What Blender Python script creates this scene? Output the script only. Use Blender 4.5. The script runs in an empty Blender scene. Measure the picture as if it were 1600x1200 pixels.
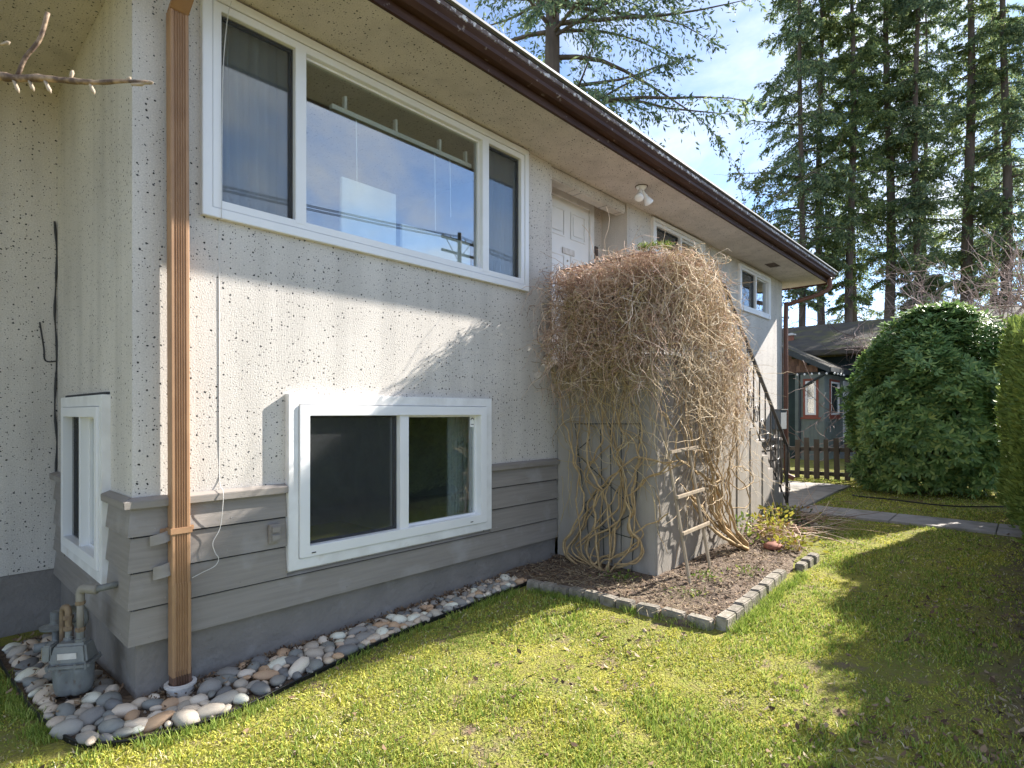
import bpy, bmesh, math, random
import numpy as np
from mathutils import Vector, Matrix, noise as mnoise
R = math.radians
random.seed(7); rng = np.random.default_rng(7)
scene = bpy.context.scene
C = scene.collection

# ------------------------------------------------------------------ camera, sky, sun, exposure
HC = 1.61
cam_d = bpy.data.cameras.new('camera'); cam = bpy.data.objects.new('camera', cam_d); C.objects.link(cam)
cam.location = (-0.885, -3.644, HC)
cam.rotation_euler = (R(90), 0, math.atan2(0.6776, 0.7354) - R(90))
cam_d.sensor_width = 36; cam_d.lens = 20.03; cam_d.shift_y = 0.0281
cam_d.clip_start = 0.05; cam_d.clip_end = 2000
cam_d.dof.use_dof = True; cam_d.dof.focus_distance = 5.0; cam_d.dof.aperture_fstop = 6.3
scene.camera = cam

SUN = Vector((1.0, -0.29, 0.69)).normalized()          # towards the sun
EL = math.asin(SUN.z); AZ = math.atan2(SUN.x, SUN.y)    # azimuth clockwise from +Y
world = bpy.data.worlds.new('World'); scene.world = world; world.use_nodes = True
wn, wl = world.node_tree.nodes, world.node_tree.links
wn.clear()
wo = wn.new('ShaderNodeOutputWorld'); bg = wn.new('ShaderNodeBackground'); bg.inputs['Strength'].default_value = 0.105
sky = wn.new('ShaderNodeTexSky'); sky.sky_type = 'NISHITA'; sky.sun_disc = False
sky.sun_elevation = EL; sky.sun_rotation = AZ; sky.air_density = 0.55; sky.dust_density = 0.0; sky.ozone_density = 1.0
tc = wn.new('ShaderNodeTexCoord'); sep = wn.new('ShaderNodeSeparateXYZ'); wl.new(tc.outputs['Generated'], sep.inputs[0])
addz = wn.new('ShaderNodeMath'); addz.operation = 'ADD'; addz.inputs[1].default_value = 0.25; wl.new(sep.outputs['Z'], addz.inputs[0])
mz = wn.new('ShaderNodeMath'); mz.operation = 'MAXIMUM'; mz.inputs[1].default_value = 0.08; wl.new(addz.outputs[0], mz.inputs[0])
dv = wn.new('ShaderNodeVectorMath'); dv.operation = 'DIVIDE'; wl.new(tc.outputs['Generated'], dv.inputs[0])
cz = wn.new('ShaderNodeCombineXYZ')
for i in range(3): wl.new(mz.outputs[0], cz.inputs[i])
wl.new(cz.outputs[0], dv.inputs[1])
cn = wn.new('ShaderNodeTexNoise'); cn.inputs['Scale'].default_value = 1.7; cn.inputs['Detail'].default_value = 9; cn.inputs['Roughness'].default_value = 0.56; cn.inputs['Distortion'].default_value = 0.35
cmap = wn.new('ShaderNodeMapping'); cmap.inputs['Location'].default_value = (3.4, 1.9, 0.6); wl.new(dv.outputs[0], cmap.inputs[0]); wl.new(cmap.outputs[0], cn.inputs['Vector'])
cr = wn.new('ShaderNodeMapRange'); cr.inputs['From Min'].default_value = 0.40; cr.inputs['From Max'].default_value = 0.70; cr.inputs['To Max'].default_value = 0.9; cr.interpolation_type = 'SMOOTHSTEP'
wl.new(cn.outputs['Fac'], cr.inputs['Value'])
cm = wn.new('ShaderNodeMix'); cm.data_type = 'RGBA'; cm.inputs['B'].default_value = (3.5, 3.62, 3.8, 1)
wl.new(cr.outputs[0], cm.inputs['Factor']); wl.new(sky.outputs[0], cm.inputs['A'])
wl.new(cm.outputs['Result'], bg.inputs['Color']); wl.new(bg.outputs[0], wo.inputs[0])

sd = bpy.data.lights.new('sun', 'SUN'); sd.energy = 4.3; sd.angle = R(0.55); sd.color = (1.0, 0.945, 0.87)
so = bpy.data.objects.new('sun', sd); C.objects.link(so); so.location = (30, -8, 30)
so.rotation_euler = SUN.to_track_quat('Z', 'Y').to_euler()
scene.view_settings.view_transform = 'Standard'; scene.view_settings.look = 'None'
scene.view_settings.exposure = 1.95; scene.view_settings.gamma = 1.0
scene.cycles.max_bounces = 8; scene.cycles.diffuse_bounces = 4; scene.cycles.transparent_max_bounces = 12
scene.cycles.use_denoising = True

# ------------------------------------------------------------------ materials
def mat(name, c1, c2=None, scale=6.0, rough=0.75, bump=0.0, bscale=90.0, rnd=0.0, island=0.0, spec=0.3,
        stretch=(1, 1, 1), trans=0.0, lo=0.35, hi=0.65, metal=0.0, c3=None, s3=1.2, l3=0.5, h3=0.62, bdist=0.01, transcol=None):
    m = bpy.data.materials.new(name); m.use_nodes = True
    n, l = m.node_tree.nodes, m.node_tree.links
    b = n['Principled BSDF']; b.inputs['Roughness'].default_value = rough; b.inputs['Specular IOR Level'].default_value = spec; b.inputs['Metallic'].default_value = metal
    t = n.new('ShaderNodeTexCoord'); mp = n.new('ShaderNodeMapping'); mp.inputs['Scale'].default_value = stretch
    l.new(t.outputs['Object'], mp.inputs[0])
    if c2 is None: c2 = tuple(x * 0.85 for x in c1)
    nz = n.new('ShaderNodeTexNoise'); nz.inputs['Scale'].default_value = scale; nz.inputs['Detail'].default_value = 6
    l.new(mp.outputs[0], nz.inputs['Vector'])
    r = n.new('ShaderNodeMapRange'); r.inputs['From Min'].default_value = lo; r.inputs['From Max'].default_value = hi
    l.new(nz.outputs['Fac'], r.inputs['Value'])
    x = n.new('ShaderNodeMix'); x.data_type = 'RGBA'; x.inputs['A'].default_value = (*c1, 1); x.inputs['B'].default_value = (*c2, 1)
    l.new(r.outputs[0], x.inputs['Factor']); col = x.outputs['Result']
    if c3 is not None:
        n3 = n.new('ShaderNodeTexNoise'); n3.inputs['Scale'].default_value = s3; n3.inputs['Detail'].default_value = 7
        l.new(t.outputs['Object'], n3.inputs['Vector'])
        r3 = n.new('ShaderNodeMapRange'); r3.inputs['From Min'].default_value = l3; r3.inputs['From Max'].default_value = h3
        l.new(n3.outputs['Fac'], r3.inputs['Value'])
        x3 = n.new('ShaderNodeMix'); x3.data_type = 'RGBA'; x3.inputs['B'].default_value = (*c3, 1)
        l.new(r3.outputs[0], x3.inputs['Factor']); l.new(col, x3.inputs['A']); col = x3.outputs['Result']
    if rnd or island:
        g = n.new('ShaderNodeObjectInfo') if rnd else n.new('ShaderNodeNewGeometry')
        a = rnd or island
        r2 = n.new('ShaderNodeMapRange'); r2.inputs['To Min'].default_value = 1 - a; r2.inputs['To Max'].default_value = 1 + a
        l.new(g.outputs['Random' if rnd else 'Random Per Island'], r2.inputs['Value'])
        v = n.new('ShaderNodeVectorMath'); v.operation = 'SCALE'; l.new(col, v.inputs[0]); l.new(r2.outputs[0], v.inputs['Scale']); col = v.outputs[0]
    l.new(col, b.inputs['Base Color'])
    if bump:
        bz = n.new('ShaderNodeTexNoise'); bz.inputs['Scale'].default_value = bscale; bz.inputs['Detail'].default_value = 5
        l.new(mp.outputs[0], bz.inputs['Vector'])
        bp = n.new('ShaderNodeBump'); bp.inputs['Strength'].default_value = bump; bp.inputs['Distance'].default_value = bdist
        l.new(bz.outputs['Fac'], bp.inputs['Height']); l.new(bp.outputs[0], b.inputs['Normal'])
    if trans:
        tr = n.new('ShaderNodeBsdfTranslucent'); l.new(col, tr.inputs['Color'])
        ms = n.new('ShaderNodeMixShader'); ms.inputs[0].default_value = trans
        l.new(b.outputs[0], ms.inputs[1]); l.new(tr.outputs[0], ms.inputs[2]); l.new(ms.outputs[0], n['Material Output'].inputs[0])
    return m

def ramp_island(name, cols, rough=0.6, trans=0.0, obj=False, bump=0.0, bscale=60, spec=0.3):
    """random colour for each leaf / blade / stone"""
    m = bpy.data.materials.new(name); m.use_nodes = True; n, l = m.node_tree.nodes, m.node_tree.links
    b = n['Principled BSDF']; b.inputs['Roughness'].default_value = rough; b.inputs['Specular IOR Level'].default_value = spec
    g = n.new('ShaderNodeObjectInfo' if obj else 'ShaderNodeNewGeometry')
    r = n.new('ShaderNodeValToRGB'); e = r.color_ramp.elements
    while len(e) < len(cols): e.new(0.5)
    for i, c in enumerate(cols): e[i].position = i / (len(cols) - 1); e[i].color = (*c, 1)
    r.color_ramp.interpolation = 'CONSTANT' if obj else 'LINEAR'
    if obj:
        for i in range(len(cols)): e[i].position = i / len(cols)
    l.new(g.outputs['Random' if obj else 'Random Per Island'], r.inputs[0])
    col = r.outputs[0]
    if obj:
        t = n.new('ShaderNodeTexCoord'); z = n.new('ShaderNodeTexNoise'); z.inputs['Scale'].default_value = bscale; z.inputs['Detail'].default_value = 6
        l.new(t.outputs['Object'], z.inputs[0])
        q = n.new('ShaderNodeMapRange'); q.inputs['From Min'].default_value = 0.3; q.inputs['From Max'].default_value = 0.7; q.inputs['To Min'].default_value = 0.72; q.inputs['To Max'].default_value = 1.15
        l.new(z.outputs[0], q.inputs[0]); v = n.new('ShaderNodeVectorMath'); v.operation = 'SCALE'
        l.new(col, v.inputs[0]); l.new(q.outputs[0], v.inputs['Scale']); col = v.outputs[0]
        bp = n.new('ShaderNodeBump'); bp.inputs['Strength'].default_value = bump; bp.inputs['Distance'].default_value = 0.004
        l.new(z.outputs[0], bp.inputs['Height']); l.new(bp.outputs[0], b.inputs['Normal'])
    l.new(col, b.inputs['Base Color'])
    if trans:
        tr = n.new('ShaderNodeBsdfTranslucent'); l.new(col, tr.inputs['Color'])
        ms = n.new('ShaderNodeMixShader'); ms.inputs[0].default_value = trans
        l.new(b.outputs[0], ms.inputs[1]); l.new(tr.outputs[0], ms.inputs[2]); l.new(ms.outputs[0], n['Material Output'].inputs[0])
    return m

def stucco(name, axes, base, base2, seed=0.0):
    """rough dash stucco with embedded dark chips; axes picks the two object axes lying in the wall"""
    m = bpy.data.materials.new(name); m.use_nodes = True; n, l = m.node_tree.nodes, m.node_tree.links
    b = n['Principled BSDF']; b.inputs['Roughness'].default_value = 0.9; b.inputs['Specular IOR Level'].default_value = 0.15
    t = n.new('ShaderNodeTexCoord'); s = n.new('ShaderNodeSeparateXYZ'); l.new(t.outputs['Object'], s.inputs[0])
    c = n.new('ShaderNodeCombineXYZ'); l.new(s.outputs[axes[0]], c.inputs[0]); l.new(s.outputs[axes[1]], c.inputs[1]); c.inputs[2].default_value = seed
    # distort
    dn = n.new('ShaderNodeTexNoise'); dn.inputs['Scale'].default_value = 55; dn.inputs['Detail'].default_value = 2; l.new(c.outputs[0], dn.inputs['Vector'])
    dsub = n.new('ShaderNodeVectorMath'); dsub.operation = 'SUBTRACT'; dsub.inputs[1].default_value = (0.5, 0.5, 0.5); l.new(dn.outputs['Color'], dsub.inputs[0])
    dsc = n.new('ShaderNodeVectorMath'); dsc.operation = 'SCALE'; dsc.inputs['Scale'].default_value = 0.014; l.new(dsub.outputs[0], dsc.inputs[0])
    da = n.new('ShaderNodeVectorMath'); da.operation = 'ADD'; l.new(c.outputs[0], da.inputs[0]); l.new(dsc.outputs[0], da.inputs[1])
    # density variation
    pn = n.new('ShaderNodeTexNoise'); pn.inputs['Scale'].default_value = 1.6; pn.inputs['Detail'].default_value = 3; l.new(c.outputs[0], pn.inputs['Vector'])
    masks = []
    for sc, pres, rad in ((27.0, 0.66, 0.18), (58.0, 0.73, 0.185)):
        v = n.new('ShaderNodeTexVoronoi'); v.voronoi_dimensions = '2D'; v.inputs['Scale'].default_value = sc; l.new(da.outputs[0], v.inputs['Vector'])
        sr = n.new('ShaderNodeSeparateColor'); l.new(v.outputs['Color'], sr.inputs[0])
        # presence: random > threshold - density
        a1 = n.new('ShaderNodeMath'); a1.operation = 'MULTIPLY_ADD'; l.new(pn.outputs['Fac'], a1.inputs[0]); a1.inputs[1].default_value = 0.7; a1.inputs[2].default_value = -0.35
        a2 = n.new('ShaderNodeMath'); a2.operation = 'ADD'; l.new(sr.outputs[0], a2.inputs[0]); l.new(a1.outputs[0], a2.inputs[1])
        g = n.new('ShaderNodeMath'); g.operation = 'GREATER_THAN'; l.new(a2.outputs[0], g.inputs[0]); g.inputs[1].default_value = pres
        rr = n.new('ShaderNodeMapRange'); l.new(sr.outputs[1], rr.inputs['Value']); rr.inputs['To Min'].default_value = rad * 0.35; rr.inputs['To Max'].default_value = rad
        lt = n.new('ShaderNodeMath'); lt.operation = 'LESS_THAN'; l.new(v.outputs['Distance'], lt.inputs[0]); l.new(rr.outputs[0], lt.inputs[1])
        mu = n.new('ShaderNodeMath'); mu.operation = 'MULTIPLY'; l.new(g.outputs[0], mu.inputs[0]); l.new(lt.outputs[0], mu.inputs[1]); masks.append(mu)
    mx = n.new('ShaderNodeMath'); mx.operation = 'MAXIMUM'; l.new(masks[0].outputs[0], mx.inputs[0]); l.new(masks[1].outputs[0], mx.inputs[1])
    bn = n.new('ShaderNodeTexNoise'); bn.inputs['Scale'].default_value = 1.1; bn.inputs['Detail'].default_value = 8; l.new(t.outputs['Object'], bn.inputs['Vector'])
    br = n.new('ShaderNodeMapRange'); br.inputs['From Min'].default_value = 0.35; br.inputs['From Max'].default_value = 0.7; l.new(bn.outputs[0], br.inputs[0])
    cx = n.new('ShaderNodeMix'); cx.data_type = 'RGBA'; cx.inputs['A'].default_value = (*base, 1); cx.inputs['B'].default_value = (*base2, 1); l.new(br.outputs[0], cx.inputs['Factor'])
    # fine tonal grain of the dash
    fn = n.new('ShaderNodeTexNoise'); fn.inputs['Scale'].default_value = 120; fn.inputs['Detail'].default_value = 3; l.new(t.outputs['Object'], fn.inputs[0])
    fr = n.new('ShaderNodeMapRange'); fr.inputs['From Min'].default_value = 0.3; fr.inputs['From Max'].default_value = 0.7; fr.inputs['To Min'].default_value = 0.84; fr.inputs['To Max'].default_value = 1.08; l.new(fn.outputs[0], fr.inputs[0])
    fv = n.new('ShaderNodeVectorMath'); fv.operation = 'SCALE'; l.new(cx.outputs['Result'], fv.inputs[0]); l.new(fr.outputs[0], fv.inputs['Scale'])
    sm = n.new('ShaderNodeMapping'); sm.inputs['Scale'].default_value = (5.0, 5.0, 0.45); l.new(t.outputs['Object'], sm.inputs[0])
    sn = n.new('ShaderNodeTexNoise'); sn.inputs['Scale'].default_value = 1.0; sn.inputs['Detail'].default_value = 7; l.new(sm.outputs[0], sn.inputs[0])
    sr2 = n.new('ShaderNodeMapRange'); sr2.inputs['From Min'].default_value = 0.45; sr2.inputs['From Max'].default_value = 0.75; sr2.inputs['To Min'].default_value = 1.03; sr2.inputs['To Max'].default_value = 0.84; l.new(sn.outputs[0], sr2.inputs[0])
    fv2 = n.new('ShaderNodeVectorMath'); fv2.operation = 'SCALE'; l.new(fv.outputs[0], fv2.inputs[0]); l.new(sr2.outputs[0], fv2.inputs['Scale']); fv = fv2
    sx = n.new('ShaderNodeMix'); sx.data_type = 'RGBA'; cm2 = n.new('ShaderNodeMapRange'); cm2.inputs['To Min'].default_value = 0.018; cm2.inputs['To Max'].default_value = 0.11; l.new(sr.outputs[2], cm2.inputs[0]); cc2 = n.new('ShaderNodeCombineColor'); [l.new(cm2.outputs[0], cc2.inputs[i]) for i in range(3)]; l.new(cc2.outputs[0], sx.inputs['B']); l.new(mx.outputs[0], sx.inputs['Factor']); l.new(fv.outputs[0], sx.inputs['A'])
    l.new(sx.outputs['Result'], b.inputs['Base Color'])
    b1 = n.new('ShaderNodeTexNoise'); b1.inputs['Scale'].default_value = 105; b1.inputs['Detail'].default_value = 3; b1.inputs['Roughness'].default_value = 0.6; l.new(t.outputs['Object'], b1.inputs[0])
    bp = n.new('ShaderNodeBump'); bp.inputs['Strength'].default_value = 0.7; bp.inputs['Distance'].default_value = 0.0045; hm = n.new('ShaderNodeMath'); hm.operation = 'MULTIPLY_ADD'; l.new(mx.outputs[0], hm.inputs[0]); hm.inputs[1].default_value = -0.45; l.new(b1.outputs[0], hm.inputs[2]); l.new(hm.outputs[0], bp.inputs['Height'])
    l.new(bp.outputs[0], b.inputs['Normal'])
    return m

def glass_mat():
    m = bpy.data.materials.new('window_glass'); m.use_nodes = True; n, l = m.node_tree.nodes, m.node_tree.links
    n.remove(n['Principled BSDF'])
    lw = n.new('ShaderNodeLayerWeight'); pw = n.new('ShaderNodeMath'); pw.operation = 'POWER'; pw.inputs[1].default_value = 4.0; lw.inputs['Blend'].default_value = 0.5; l.new(lw.outputs['Facing'], pw.inputs[0])
    f = n.new('ShaderNodeMath'); f.operation = 'MULTIPLY_ADD'; f.inputs[1].default_value = 0.85; f.inputs[2].default_value = 0.19; l.new(pw.outputs[0], f.inputs[0])   # Schlick, the same from both sides
    g = n.new('ShaderNodeBsdfGlossy'); g.inputs['Roughness'].default_value = 0.0; g.inputs['Color'].default_value = (0.97, 0.98, 1, 1)
    nz = n.new('ShaderNodeTexNoise'); nz.inputs['Scale'].default_value = 1.5; t = n.new('ShaderNodeTexCoord'); l.new(t.outputs['Object'], nz.inputs[0])
    bp = n.new('ShaderNodeBump'); bp.inputs['Strength'].default_value = 0.004; bp.inputs['Distance'].default_value = 0.02; l.new(nz.outputs[0], bp.inputs['Height']); l.new(bp.outputs[0], g.inputs['Normal'])
    tr = n.new('ShaderNodeBsdfTransparent'); tr.inputs['Color'].default_value = (0.90, 0.94, 0.92, 1)
    ms = n.new('ShaderNodeMixShader'); l.new(f.outputs[0], ms.inputs[0]); l.new(tr.outputs[0], ms.inputs[1]); l.new(g.outputs[0], ms.inputs[2])
    l.new(ms.outputs[0], n['Material Output'].inputs[0]); return m

def screen_mat():
    m = bpy.data.materials.new('insect_screen_mesh'); m.use_nodes = True; n, l = m.node_tree.nodes, m.node_tree.links
    b = n['Principled BSDF']; b.inputs['Base Color'].default_value = (0.05, 0.052, 0.056, 1); b.inputs['Roughness'].default_value = 0.6
    tr = n.new('ShaderNodeBsdfTransparent'); ms = n.new('ShaderNodeMixShader'); ms.inputs[0].default_value = 0.22
    l.new(b.outputs[0], ms.inputs[2]); l.new(tr.outputs[0], ms.inputs[1]); l.new(ms.outputs[0], n['Material Output'].inputs[0]); return m

WB, WB2 = (0.60, 0.56, 0.51), (0.51, 0.474, 0.43)
M = dict(
    stucco_front=stucco('dash_stucco_front', (0, 2), WB, WB2), stucco_side=stucco('dash_stucco_side', (1, 2), WB, WB2, 3.0),
    stucco_soffit=stucco('dash_stucco_soffit', (0, 1), (0.60, 0.545, 0.51), (0.50, 0.455, 0.42), 7.0),
    siding=mat('grey_painted_siding', (0.265, 0.238, 0.214), (0.225, 0.202, 0.181), 9, 0.6, 0.35, 60, rnd=0.04, stretch=(0.25, 0.25, 5), c3=(0.33, 0.31, 0.295), s3=3.5, l3=0.56, h3=0.75, bdist=0.004),
    concrete=mat('grey_painted_concrete', (0.235, 0.212, 0.192), (0.195, 0.176, 0.16), 4, 0.8, 0.9, 22, bdist=0.012, c3=(0.3, 0.285, 0.27), s3=5, l3=0.6, h3=0.8),
    stairs=mat('stained_stair_concrete', (0.35, 0.315, 0.272), (0.285, 0.257, 0.22), 2.2, 0.85, 0.35, 40, stretch=(3, 3, 0.6), c3=(0.27, 0.25, 0.22), s3=2.4, l3=0.56, h3=0.75),
    white=mat('white_vinyl', (0.76, 0.755, 0.75), (0.72, 0.72, 0.72), 3, 0.4, spec=0.4),
    white_wood=mat('white_painted_wood', (0.74, 0.735, 0.725), (0.64, 0.63, 0.615), 7, 0.6, 0.15, 40, c3=(0.6, 0.56, 0.52), s3=9, l3=0.66, h3=0.8),
    nail=mat('painted_nail', (0.20, 0.18, 0.165), (0.34, 0.31, 0.29), 40, 0.5),
    seal=mat('dark_sealant_and_lap_shade', (0.05, 0.05, 0.052), rough=0.8),  # also colours the painted shadow strips in the siding laps
    glass=glass_mat(), screen=screen_mat(),
    room=mat('interior_paint', (0.55, 0.54, 0.51), rough=0.9), room_dark=mat('interior_dark', (0.08, 0.075, 0.07), rough=0.9),
    curtain=mat('sheer_curtain', (0.78, 0.80, 0.82), (0.7, 0.73, 0.76), 5, 0.9, trans=0.4), card=mat('white_card', (0.8, 0.79, 0.76), rough=0.7),
    gutter=mat('brown_gutter_metal', (0.045, 0.021, 0.015), (0.07, 0.036, 0.025), 6, 0.65, 0.1, 30, spec=0.2, stretch=(0.4, 3, 3), c3=(0.30, 0.25, 0.22), s3=14, l3=0.66, h3=0.74),
    gutter_lip=mat('weathered_gutter_lip', (0.10, 0.065, 0.05), (0.20, 0.15, 0.125), 12, 0.5, 0.1, 30, c3=(0.6, 0.57, 0.54), s3=22, l3=0.54, h3=0.60),
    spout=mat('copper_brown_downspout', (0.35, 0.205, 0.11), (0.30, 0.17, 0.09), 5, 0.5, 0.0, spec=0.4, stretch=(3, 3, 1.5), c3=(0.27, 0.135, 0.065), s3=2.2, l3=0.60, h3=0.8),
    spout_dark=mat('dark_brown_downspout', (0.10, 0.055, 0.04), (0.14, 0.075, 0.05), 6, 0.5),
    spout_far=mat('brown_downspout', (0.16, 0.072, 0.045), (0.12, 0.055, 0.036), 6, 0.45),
    pvc=mat('dirty_white_pipe', (0.66, 0.63, 0.60), (0.48, 0.44, 0.40), 12, 0.6),
    metal_grey=mat('grey_painted_metal', (0.20, 0.205, 0.198), (0.15, 0.154, 0.148), 14, 0.5, 0.3, 50, spec=0.4, c3=(0.12, 0.095, 0.075), s3=16, l3=0.6, h3=0.72),
    pipe=mat('tan_grey_pipe', (0.26, 0.235, 0.195), (0.21, 0.19, 0.16), 14, 0.55), pipe_rust=mat('rusty_pipe', (0.23, 0.165, 0.10), (0.16, 0.11, 0.07), 25, 0.7),
    black=mat('black_iron', (0.014, 0.014, 0.016), (0.03, 0.026, 0.024), 20, 0.45, spec=0.5), plastic=mat('black_plastic', (0.012, 0.012, 0.012), rough=0.45),
    wire=mat('dark_green_wire', (0.02, 0.026, 0.024), rough=0.5), cable=mat('white_cable', (0.62, 0.61, 0.59), rough=0.5),
    brown_twig=ramp_island('reddish_brown_twigs', [(0.17, 0.09, 0.065), (0.46, 0.29, 0.205), (0.66, 0.47, 0.35), (0.82, 0.69, 0.57)], 0.8),
    straw_twig=ramp_island('straw_twigs', [(0.26, 0.175, 0.095), (0.50, 0.37, 0.22), (0.66, 0.52, 0.34), (0.74, 0.62, 0.45)], 0.8),
    olive_twig=ramp_island('olive_twigs', [(0.24, 0.165, 0.07), (0.46, 0.35, 0.17), (0.64, 0.51, 0.31)], 0.8),
    stem=mat('vine_stem_bark', (0.44, 0.315, 0.165), (0.32, 0.22, 0.11), 25, 0.8, 0.4, 80, rnd=0.15),
    old_wood=mat('bleached_trellis_wood', (0.40, 0.325, 0.235), (0.30, 0.235, 0.165), 20, 0.8, stretch=(1, 1, 0.2)),
    soil=mat('garden_soil', (0.085, 0.06, 0.045), (0.17, 0.125, 0.09), 16, 0.95, 1.0, 30, bdist=0.03),
    brick=mat('concrete_edging_brick', (0.27, 0.24, 0.20), (0.17, 0.152, 0.125), 18, 0.9, 0.9, 45, rnd=0.2, c3=(0.13, 0.135, 0.06), s3=9, l3=0.50, h3=0.68),
    path=mat('path_concrete', (0.34, 0.315, 0.285), (0.27, 0.25, 0.23), 6, 0.9, 0.5, 60, c3=(0.19, 0.185, 0.13), s3=3, l3=0.55, h3=0.75),
    fence=mat('weathered_fence_wood', (0.046, 0.039, 0.033), (0.075, 0.065, 0.056), 14, 0.9, 0.4, 40, rnd=0.2, stretch=(1, 1, 0.15), c3=(0.09, 0.11, 0.05), s3=3, l3=0.55, h3=0.75),
    bark=mat('fir_bark', (0.085, 0.066, 0.055), (0.14, 0.108, 0.088), 5, 0.95, 1.0, 9, stretch=(1, 1, 0.25), bdist=0.05),
    twig_far=ramp_island('bare_twigs', [(0.15, 0.105, 0.09), (0.30, 0.22, 0.19), (0.42, 0.33, 0.285)], 0.9), budwood=mat('grey_brown_twig', (0.34, 0.24, 0.155), (0.10, 0.065, 0.045), 28, 0.7, 0.5, 60, lo=0.42, hi=0.56),
    conifer=ramp_island('fir_needles', [(0.052, 0.086, 0.041), (0.103, 0.161, 0.069), (0.184, 0.247, 0.092), (0.322, 0.356, 0.127)], 0.6, trans=0.5),
    conifer2=ramp_island('fir_needles_blue', [(0.052, 0.092, 0.057), (0.103, 0.163, 0.092), (0.184, 0.247, 0.127), (0.31, 0.351, 0.149)], 0.6, trans=0.5),
    leafy=ramp_island('small_leaves', [(0.045, 0.07, 0.025), (0.09, 0.12, 0.04), (0.16, 0.19, 0.07)], 0.55, trans=0.3),
    rhodo=ramp_island('rhododendron_leaf', [(0.075, 0.15, 0.048), (0.131, 0.231, 0.07), (0.194, 0.312, 0.1), (0.338, 0.413, 0.112)], 0.48, trans=0.28, spec=0.4),
    cedar=ramp_island('cedar_sprays', [(0.101, 0.155, 0.03), (0.182, 0.25, 0.051), (0.297, 0.365, 0.088)], 0.6, trans=0.25),
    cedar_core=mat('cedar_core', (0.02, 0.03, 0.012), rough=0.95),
    stone=ramp_island('river_stone', [(0.584, 0.488, 0.382), (0.279, 0.262, 0.238), (0.711, 0.622, 0.51), (0.19, 0.189, 0.185), (0.469, 0.403, 0.325), (0.533, 0.354, 0.22), (0.368, 0.342, 0.301), (0.72, 0.701, 0.58), (0.241, 0.244, 0.226), (0.584, 0.464, 0.348), (0.431, 0.378, 0.313), (0.66, 0.549, 0.429)], 0.7, obj=True, bump=0.3, bscale=45),
    litter=ramp_island('dead_leaves', [(0.06, 0.035, 0.022), (0.14, 0.085, 0.05), (0.24, 0.16, 0.095), (0.34, 0.27, 0.18)], 0.85),
    straw=ramp_island('dry_straw', [(0.26, 0.19, 0.11), (0.46, 0.38, 0.25)], 0.85),
    fresh=ramp_island('fresh_weed_leaves', [(0.07, 0.12, 0.02), (0.15, 0.22, 0.04), (0.30, 0.32, 0.06)], 0.6, trans=0.3),
    yellow=ramp_island('yellow_green_leaves', [(0.16, 0.20, 0.03), (0.42, 0.38, 0.05), (0.30, 0.30, 0.06), (0.34, 0.17, 0.06)], 0.6, trans=0.3),
    door=mat('white_door_paint', (0.76, 0.755, 0.74), (0.72, 0.715, 0.70), 3, 0.45), brass=mat('dull_brass', (0.35, 0.29, 0.2), rough=0.4, metal=0.8),
    rust_plate=mat('rusty_plate', (0.14, 0.10, 0.085), (0.08, 0.06, 0.05), 30, 0.8),
    bulb=mat('frosted_bulb', (0.82, 0.82, 0.82), (0.75, 0.75, 0.74), 6, 0.25, spec=0.5),
    n_wall=mat('dark_green_siding', (0.028, 0.048, 0.048), (0.022, 0.038, 0.038), 4, 0.7, rnd=0.08), n_light=mat('sage_boards', (0.17, 0.20, 0.185), (0.14, 0.165, 0.155), 5, 0.7, rnd=0.06),
    n_red=mat('terracotta_trim', (0.27, 0.085, 0.055), (0.21, 0.065, 0.045), 6, 0.6), n_shake=mat('brown_shingle', (0.16, 0.095, 0.065), (0.12, 0.07, 0.05), 9, 0.85, rnd=0.2),
    n_roof=mat('mossy_roof', (0.10, 0.085, 0.065), (0.065, 0.058, 0.05), 3.0, 0.95, 0.6, 12, c3=(0.12, 0.115, 0.045), s3=1.6, l3=0.5, h3=0.68),
    n_fascia=mat('blue_grey_fascia', (0.045, 0.055, 0.06), rough=0.6), terracotta=mat('terracotta_pipe', (0.30, 0.12, 0.075), (0.22, 0.09, 0.06), 10, 0.8),
    n_step=mat('grey_blue_steps', (0.17, 0.19, 0.20), rough=0.8), roof=mat('roof_shingles', (0.11, 0.10, 0.095), (0.08, 0.075, 0.07), 10, 0.95), drip=mat('roof_edge_metal', (0.24, 0.25, 0.26), rough=0.6),
    pole=mat('pole_wood', (0.07, 0.055, 0.045), (0.05, 0.04, 0.03), 8, 0.9), asphalt=mat('asphalt', (0.055, 0.055, 0.057), (0.045, 0.045, 0.047), 20, 0.9),
)

# ------------------------------------------------------------------ helpers
def link(o, parent=None):
    C.objects.link(o)
    if parent is not None: o.parent = parent
    return o
def tag(o, label=None, cat=None, group=None, kind=None):
    if label: o['label'] = label
    if cat: o['category'] = cat
    if group: o['group'] = group
    if kind: o['kind'] = kind
    return o
def empty(name, label, cat, loc=(0, 0, 0), group=None):
    o = bpy.data.objects.new(name, None); o.location = loc; o.empty_display_size = 0.1; C.objects.link(o)
    return tag(o, label, cat, group)

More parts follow.
